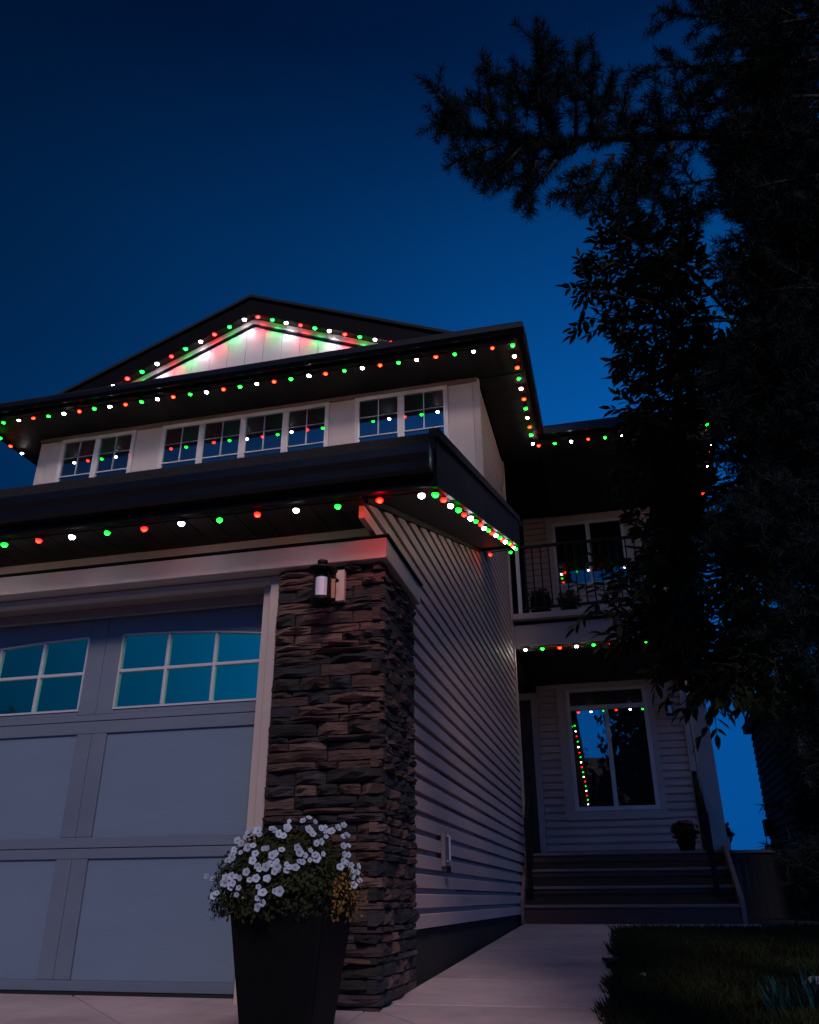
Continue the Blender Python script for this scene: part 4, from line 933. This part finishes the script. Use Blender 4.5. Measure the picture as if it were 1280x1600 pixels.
# ---- ash with narrow leaflets, in front of the house's right end
AX, AY = 1.36, 4.25
ash = root('ash_tree', (AX, AY, g(AY)-0.06), 'dark leafy ash tree hanging in front of the balcony', 'tree')
put('trunk', MB().tube([(AX, AY, g(AY)-0.1), (AX-0.03, AY-0.02, 1.0), (AX-0.10, AY-0.05, 2.2), (AX-0.2, AY, 3.6)], [0.085, 0.07, 0.05, 0.015], 10), m_bark, ash, smooth=True)
twigs = MB(); leaves = []
def leaflet(p, d, nrm, s): leaves.append((np.array(p), np.array(d), np.array(nrm), s))
def compound(b, d, l, s):
    d = d/np.linalg.norm(d); e = b+d*l+np.array([0, 0, -0.12*l]); twigs.tube([b, e], [0.0028, 0.0015], 4, cap=False)
    n = 4
    for i in range(n):
        t = 0.3+0.6*i/(n-1)
        for sg in (-1, 1):
            s2 = np.cross(d, np.array([0, 0, 1.0])); s2 /= (np.linalg.norm(s2)+1e-6)
            dd = d*0.65+s2*sg*0.85+np.array([0, 0, -0.25])+nrng.normal(size=3)*0.15
            leaflet(b+(e-b)*t, dd/np.linalg.norm(dd), nrng.normal(size=3)*0.35+np.array([0, 0, 1.0]), s*nrng.uniform(0.75, 1.15))
    leaflet(e, (e-b)/np.linalg.norm(e-b), nrng.normal(size=3)*0.3+np.array([0, 0, 1.0]), s)
def twig(a_, b_, n, s=0.075, r=0.008):
    a_ = np.array(a_); b_ = np.array(b_); limb = [a_, (a_+b_)/2+np.array([0, 0, 0.04]), b_]; twigs.tube(limb, [r, r*0.7, r*0.35], 5)
    ax = (b_-a_); ax /= np.linalg.norm(ax)
    for i in range(n):
        t = 0.2+0.8*(i+nrng.random()*0.6)/n; q = a_+(b_-a_)*t+np.array([0, 0, 0.16*t*(1-t)])
        s2 = nrng.normal(size=3); s2 -= ax*(s2@ax); s2 /= np.linalg.norm(s2)
        compound(q, ax*nrng.uniform(0.4, 1.0)+s2*0.9+np.array([0, 0, -0.1]), nrng.uniform(0.13, 0.22), s)
# outline twigs: (start px) -> (tip px)
tw = [((1090, 500), (905, 440)), ((1090, 470), (930, 400)), ((1080, 520), (930, 490)), ((1080, 440), (960, 360)), ((1090, 560), (960, 540)), ((1090, 600), (985, 590)), ((1100, 640), (985, 640)), ((1120, 420), (1010, 340)),
      ((1130, 480), (1040, 390)), ((1120, 540), (1010, 450)), ((1110, 700), (1000, 700)), ((1110, 760), (1000, 770)), ((1120, 820), (1000, 840)), ((1120, 860), (985, 905)), ((1120, 900), (940, 930)), ((1120, 940), (990, 965)), ((1130, 980), (960, 985)),
      ((1140, 1000), (1060, 1060)), ((1150, 1010), (1100, 1075)), ((1160, 1010), (1145, 1080)), ((1170, 1000), (1185, 1070)), ((1150, 900), (1060, 950)), ((1150, 800), (1060, 830)), ((1150, 720), (1050, 740)), ((1150, 640), (1050, 660)), ((1150, 580), (1050, 590)), ((1150, 500), (1060, 520)), ((1190, 960), (1215, 1060)),
      ((1180, 860), (1120, 980)), ((1180, 760), (1110, 800)), ((1180, 690), (1100, 640)), ((1180, 600), (1110, 560)), ((1100, 880), (1030, 1000)), ((1090, 800), (1030, 880)), ((1090, 700), (960, 720)), ((1120, 990), (1075, 1040))]
for (x0, y0), (x1, y1) in tw:
    for rep in range(3):
        Y0 = 4.1+nrng.uniform(-0.35, 0.35); Y1 = 4.0+nrng.uniform(-0.5, 0.5); j = (nrng.uniform(-14, 14), nrng.uniform(-14, 14)) if rep else (0, 0)
        twig(P(x0, y0, Y0), P(x1+abs(j[0]) if rep else x1, y1+j[1], Y1), 9)
for i in range(44):
    y0 = 400+i*15.5; twig(P(1260, y0, nrng.uniform(3.7, 4.6)), P(1160+nrng.uniform(-40, 50), y0+nrng.uniform(-30, 30), nrng.uniform(3.6, 4.6)), 8)
for i in range(8):
    zt = 0.9+0.3*i; limbp = P(1130, 480+70*i, 4.1); twigs.tube([(AX-0.05, AY-0.02, zt), ((AX+limbp[0])/2, AY-0.1, (zt+limbp[2])/2+0.05), limbp], [0.03, 0.02, 0.008], 6)
put('limbs', twigs, m_bark, ash, smooth=True, fix=False)
lv = np.array([(0, 0, 0), (0.30, 0.18, 0.035), (0.65, 0.15, 0.03), (1.0, 0, -0.06), (0.65, -0.15, 0.03), (0.30, -0.18, 0.035), (0.5, 0, -0.01)])
lf = np.array([(0, 1, 6, 5), (1, 2, 3, 6), (5, 6, 3, 4)])
def frame(d, nrm):
    d = d/np.linalg.norm(d); s2 = np.cross(nrm, d); s2 /= (np.linalg.norm(s2)+1e-9); return d, s2, np.cross(d, s2)
def px_of(p): 
    w_ = p@_f; return 640+F*(p@CR)/w_
order = sorted(range(len(leaves)), key=lambda i: px_of(leaves[i][0]))
solo = set(order[:300])
me_leaf = quadmesh('leaf', lv, lf); me_leaf.materials.append(m_leaf)
V = []; Fc = []
for i, (p, d, nrm, s) in enumerate(leaves):
    d, s2, n3 = frame(d, nrm)
    if i in solo:
        o = put('leaf', me_leaf, None, ash, loc=tuple(p)); o.rotation_mode = 'QUATERNION'
        o.rotation_quaternion = Matrix(((d[0], s2[0], n3[0]), (d[1], s2[1], n3[1]), (d[2], s2[2], n3[2]))).to_quaternion(); o.scale = (s, s, s)
    else:
        V.append(p+(lv[:, :1]*d+lv[:, 1:2]*s2+lv[:, 2:]*n3)*s); Fc.append(lf+7*(len(V)-1))
put('crown', quadmesh('crown', np.concatenate(V), np.concatenate(Fc)), m_leaf, ash)['kind'] = 'stuff'
# ---- an unseen tall tree, added right of the lawn to shade the porch
TX_, TY_ = 3.9, 2.0
tt = root('added_shade_tree', (TX_, TY_, g(TY_)-0.06), 'tall dark tree added out of view right of the lawn to shade the porch', 'tree')
put('trunk', MB().tube([(TX_, TY_, g(TY_)-0.1), (TX_, TY_+0.05, 3), (TX_+0.05, TY_, 7), (TX_, TY_, 12.5)], [0.2, 0.17, 0.1, 0.03], 10), m_bark, tt, smooth=True)
q_ = np.random.default_rng(77); pts = []
for i in range(26000):
    d = q_.normal(size=3); d /= np.linalg.norm(d); p = np.array([TX_, TY_, 8.3])+d*np.array([2.4, 2.4, 5.2])*q_.uniform(0.2, 1)**0.5; pts.append((p, d))
put('crown', leafmesh('crown', pts, 0.26, 78), m_leaf, tt)['kind'] = 'stuff'
BXT, BYT = 3.0, 8.2  # second tree, added behind the ash to block sky and sun from the porch
bt = root('added_porch_tree', (BXT, BYT, -0.3), 'dense dark tree added right of the porch, behind the ash, to keep light off it', 'tree')
put('trunk', MB().tube([(BXT, BYT, -0.35), (BXT-0.03, BYT, 1.6), (BXT, BYT+0.05, 4.5), (BXT, BYT, 6.2)], [0.13, 0.11, 0.06, 0.02], 10), m_bark, bt, smooth=True)
q_ = np.random.default_rng(55); pts = []
for i in range(14000):
    d = q_.normal(size=3); d /= np.linalg.norm(d); pts.append((np.array([BXT, BYT, 4.6])+d*np.array([1.45, 1.7, 2.5])*q_.uniform(0.15, 1)**0.5, d))
put('crown', leafmesh('crown', pts, 0.13, 56), m_leaf, bt)['kind'] = 'stuff'
# ---- across the street, seen only in the windows' reflections
ac = root('house_across_the_street', (1, -27, -1.1), 'dark house across the street, mirrored in the porch window', 'house')
put('wall', B(-7, 9, -34, -25, -1.1, 6.4), m_neigh, ac)
put('roof', MB().add([(-7.6, -34.6, 6.4), (9.6, -34.6, 6.4), (9.6, -24.4, 6.4), (-7.6, -24.4, 6.4), (-2.5, -29.5, 8.2), (4.5, -29.5, 8.2)], [(0, 1, 5, 4), (1, 2, 5), (2, 3, 4, 5), (3, 0, 4), (3, 2, 1, 0)]), m_shingle, ac)
def far_tree(x, y, h, r, seed, label):
    o = root('street_tree', (x, y, -1.1), label, 'tree', 'trees across the street')
    put('trunk', MB().tube([(x, y, -1.15), (x, y, h*0.5), (x+0.1, y, h*0.9)], [0.22, 0.14, 0.04], 8), m_bark, o)
    q = np.random.default_rng(seed); pts = []
    for i in range(2500):
        d = q.normal(size=3); d /= np.linalg.norm(d); pts.append((np.array([x, y, h*0.6])+d*np.array([r, r, h*0.42])*q.uniform(0.3, 1)**0.5, d))
    put('crown', leafmesh('crown', pts, 0.45, seed+1), m_leaf, o)['kind'] = 'stuff'
far_tree(-27, -23, 7.6, 2.6, 91, 'dark tree across the street mirrored in the garage door window')
far_tree(6, -21, 10.5, 3.0, 93, 'tall dark tree across the street mirrored in the right porch pane')
far_tree(-3.4, -20, 8.4, 2.4, 95, 'broad dark tree across the street mirrored in the left porch pane')
far_tree(1.9, -20.5, 12.8, 2.8, 97, 'dark tree across the street mirrored in the porch transom')
print('needles', nd.n, 'leaflets', len(leaves))
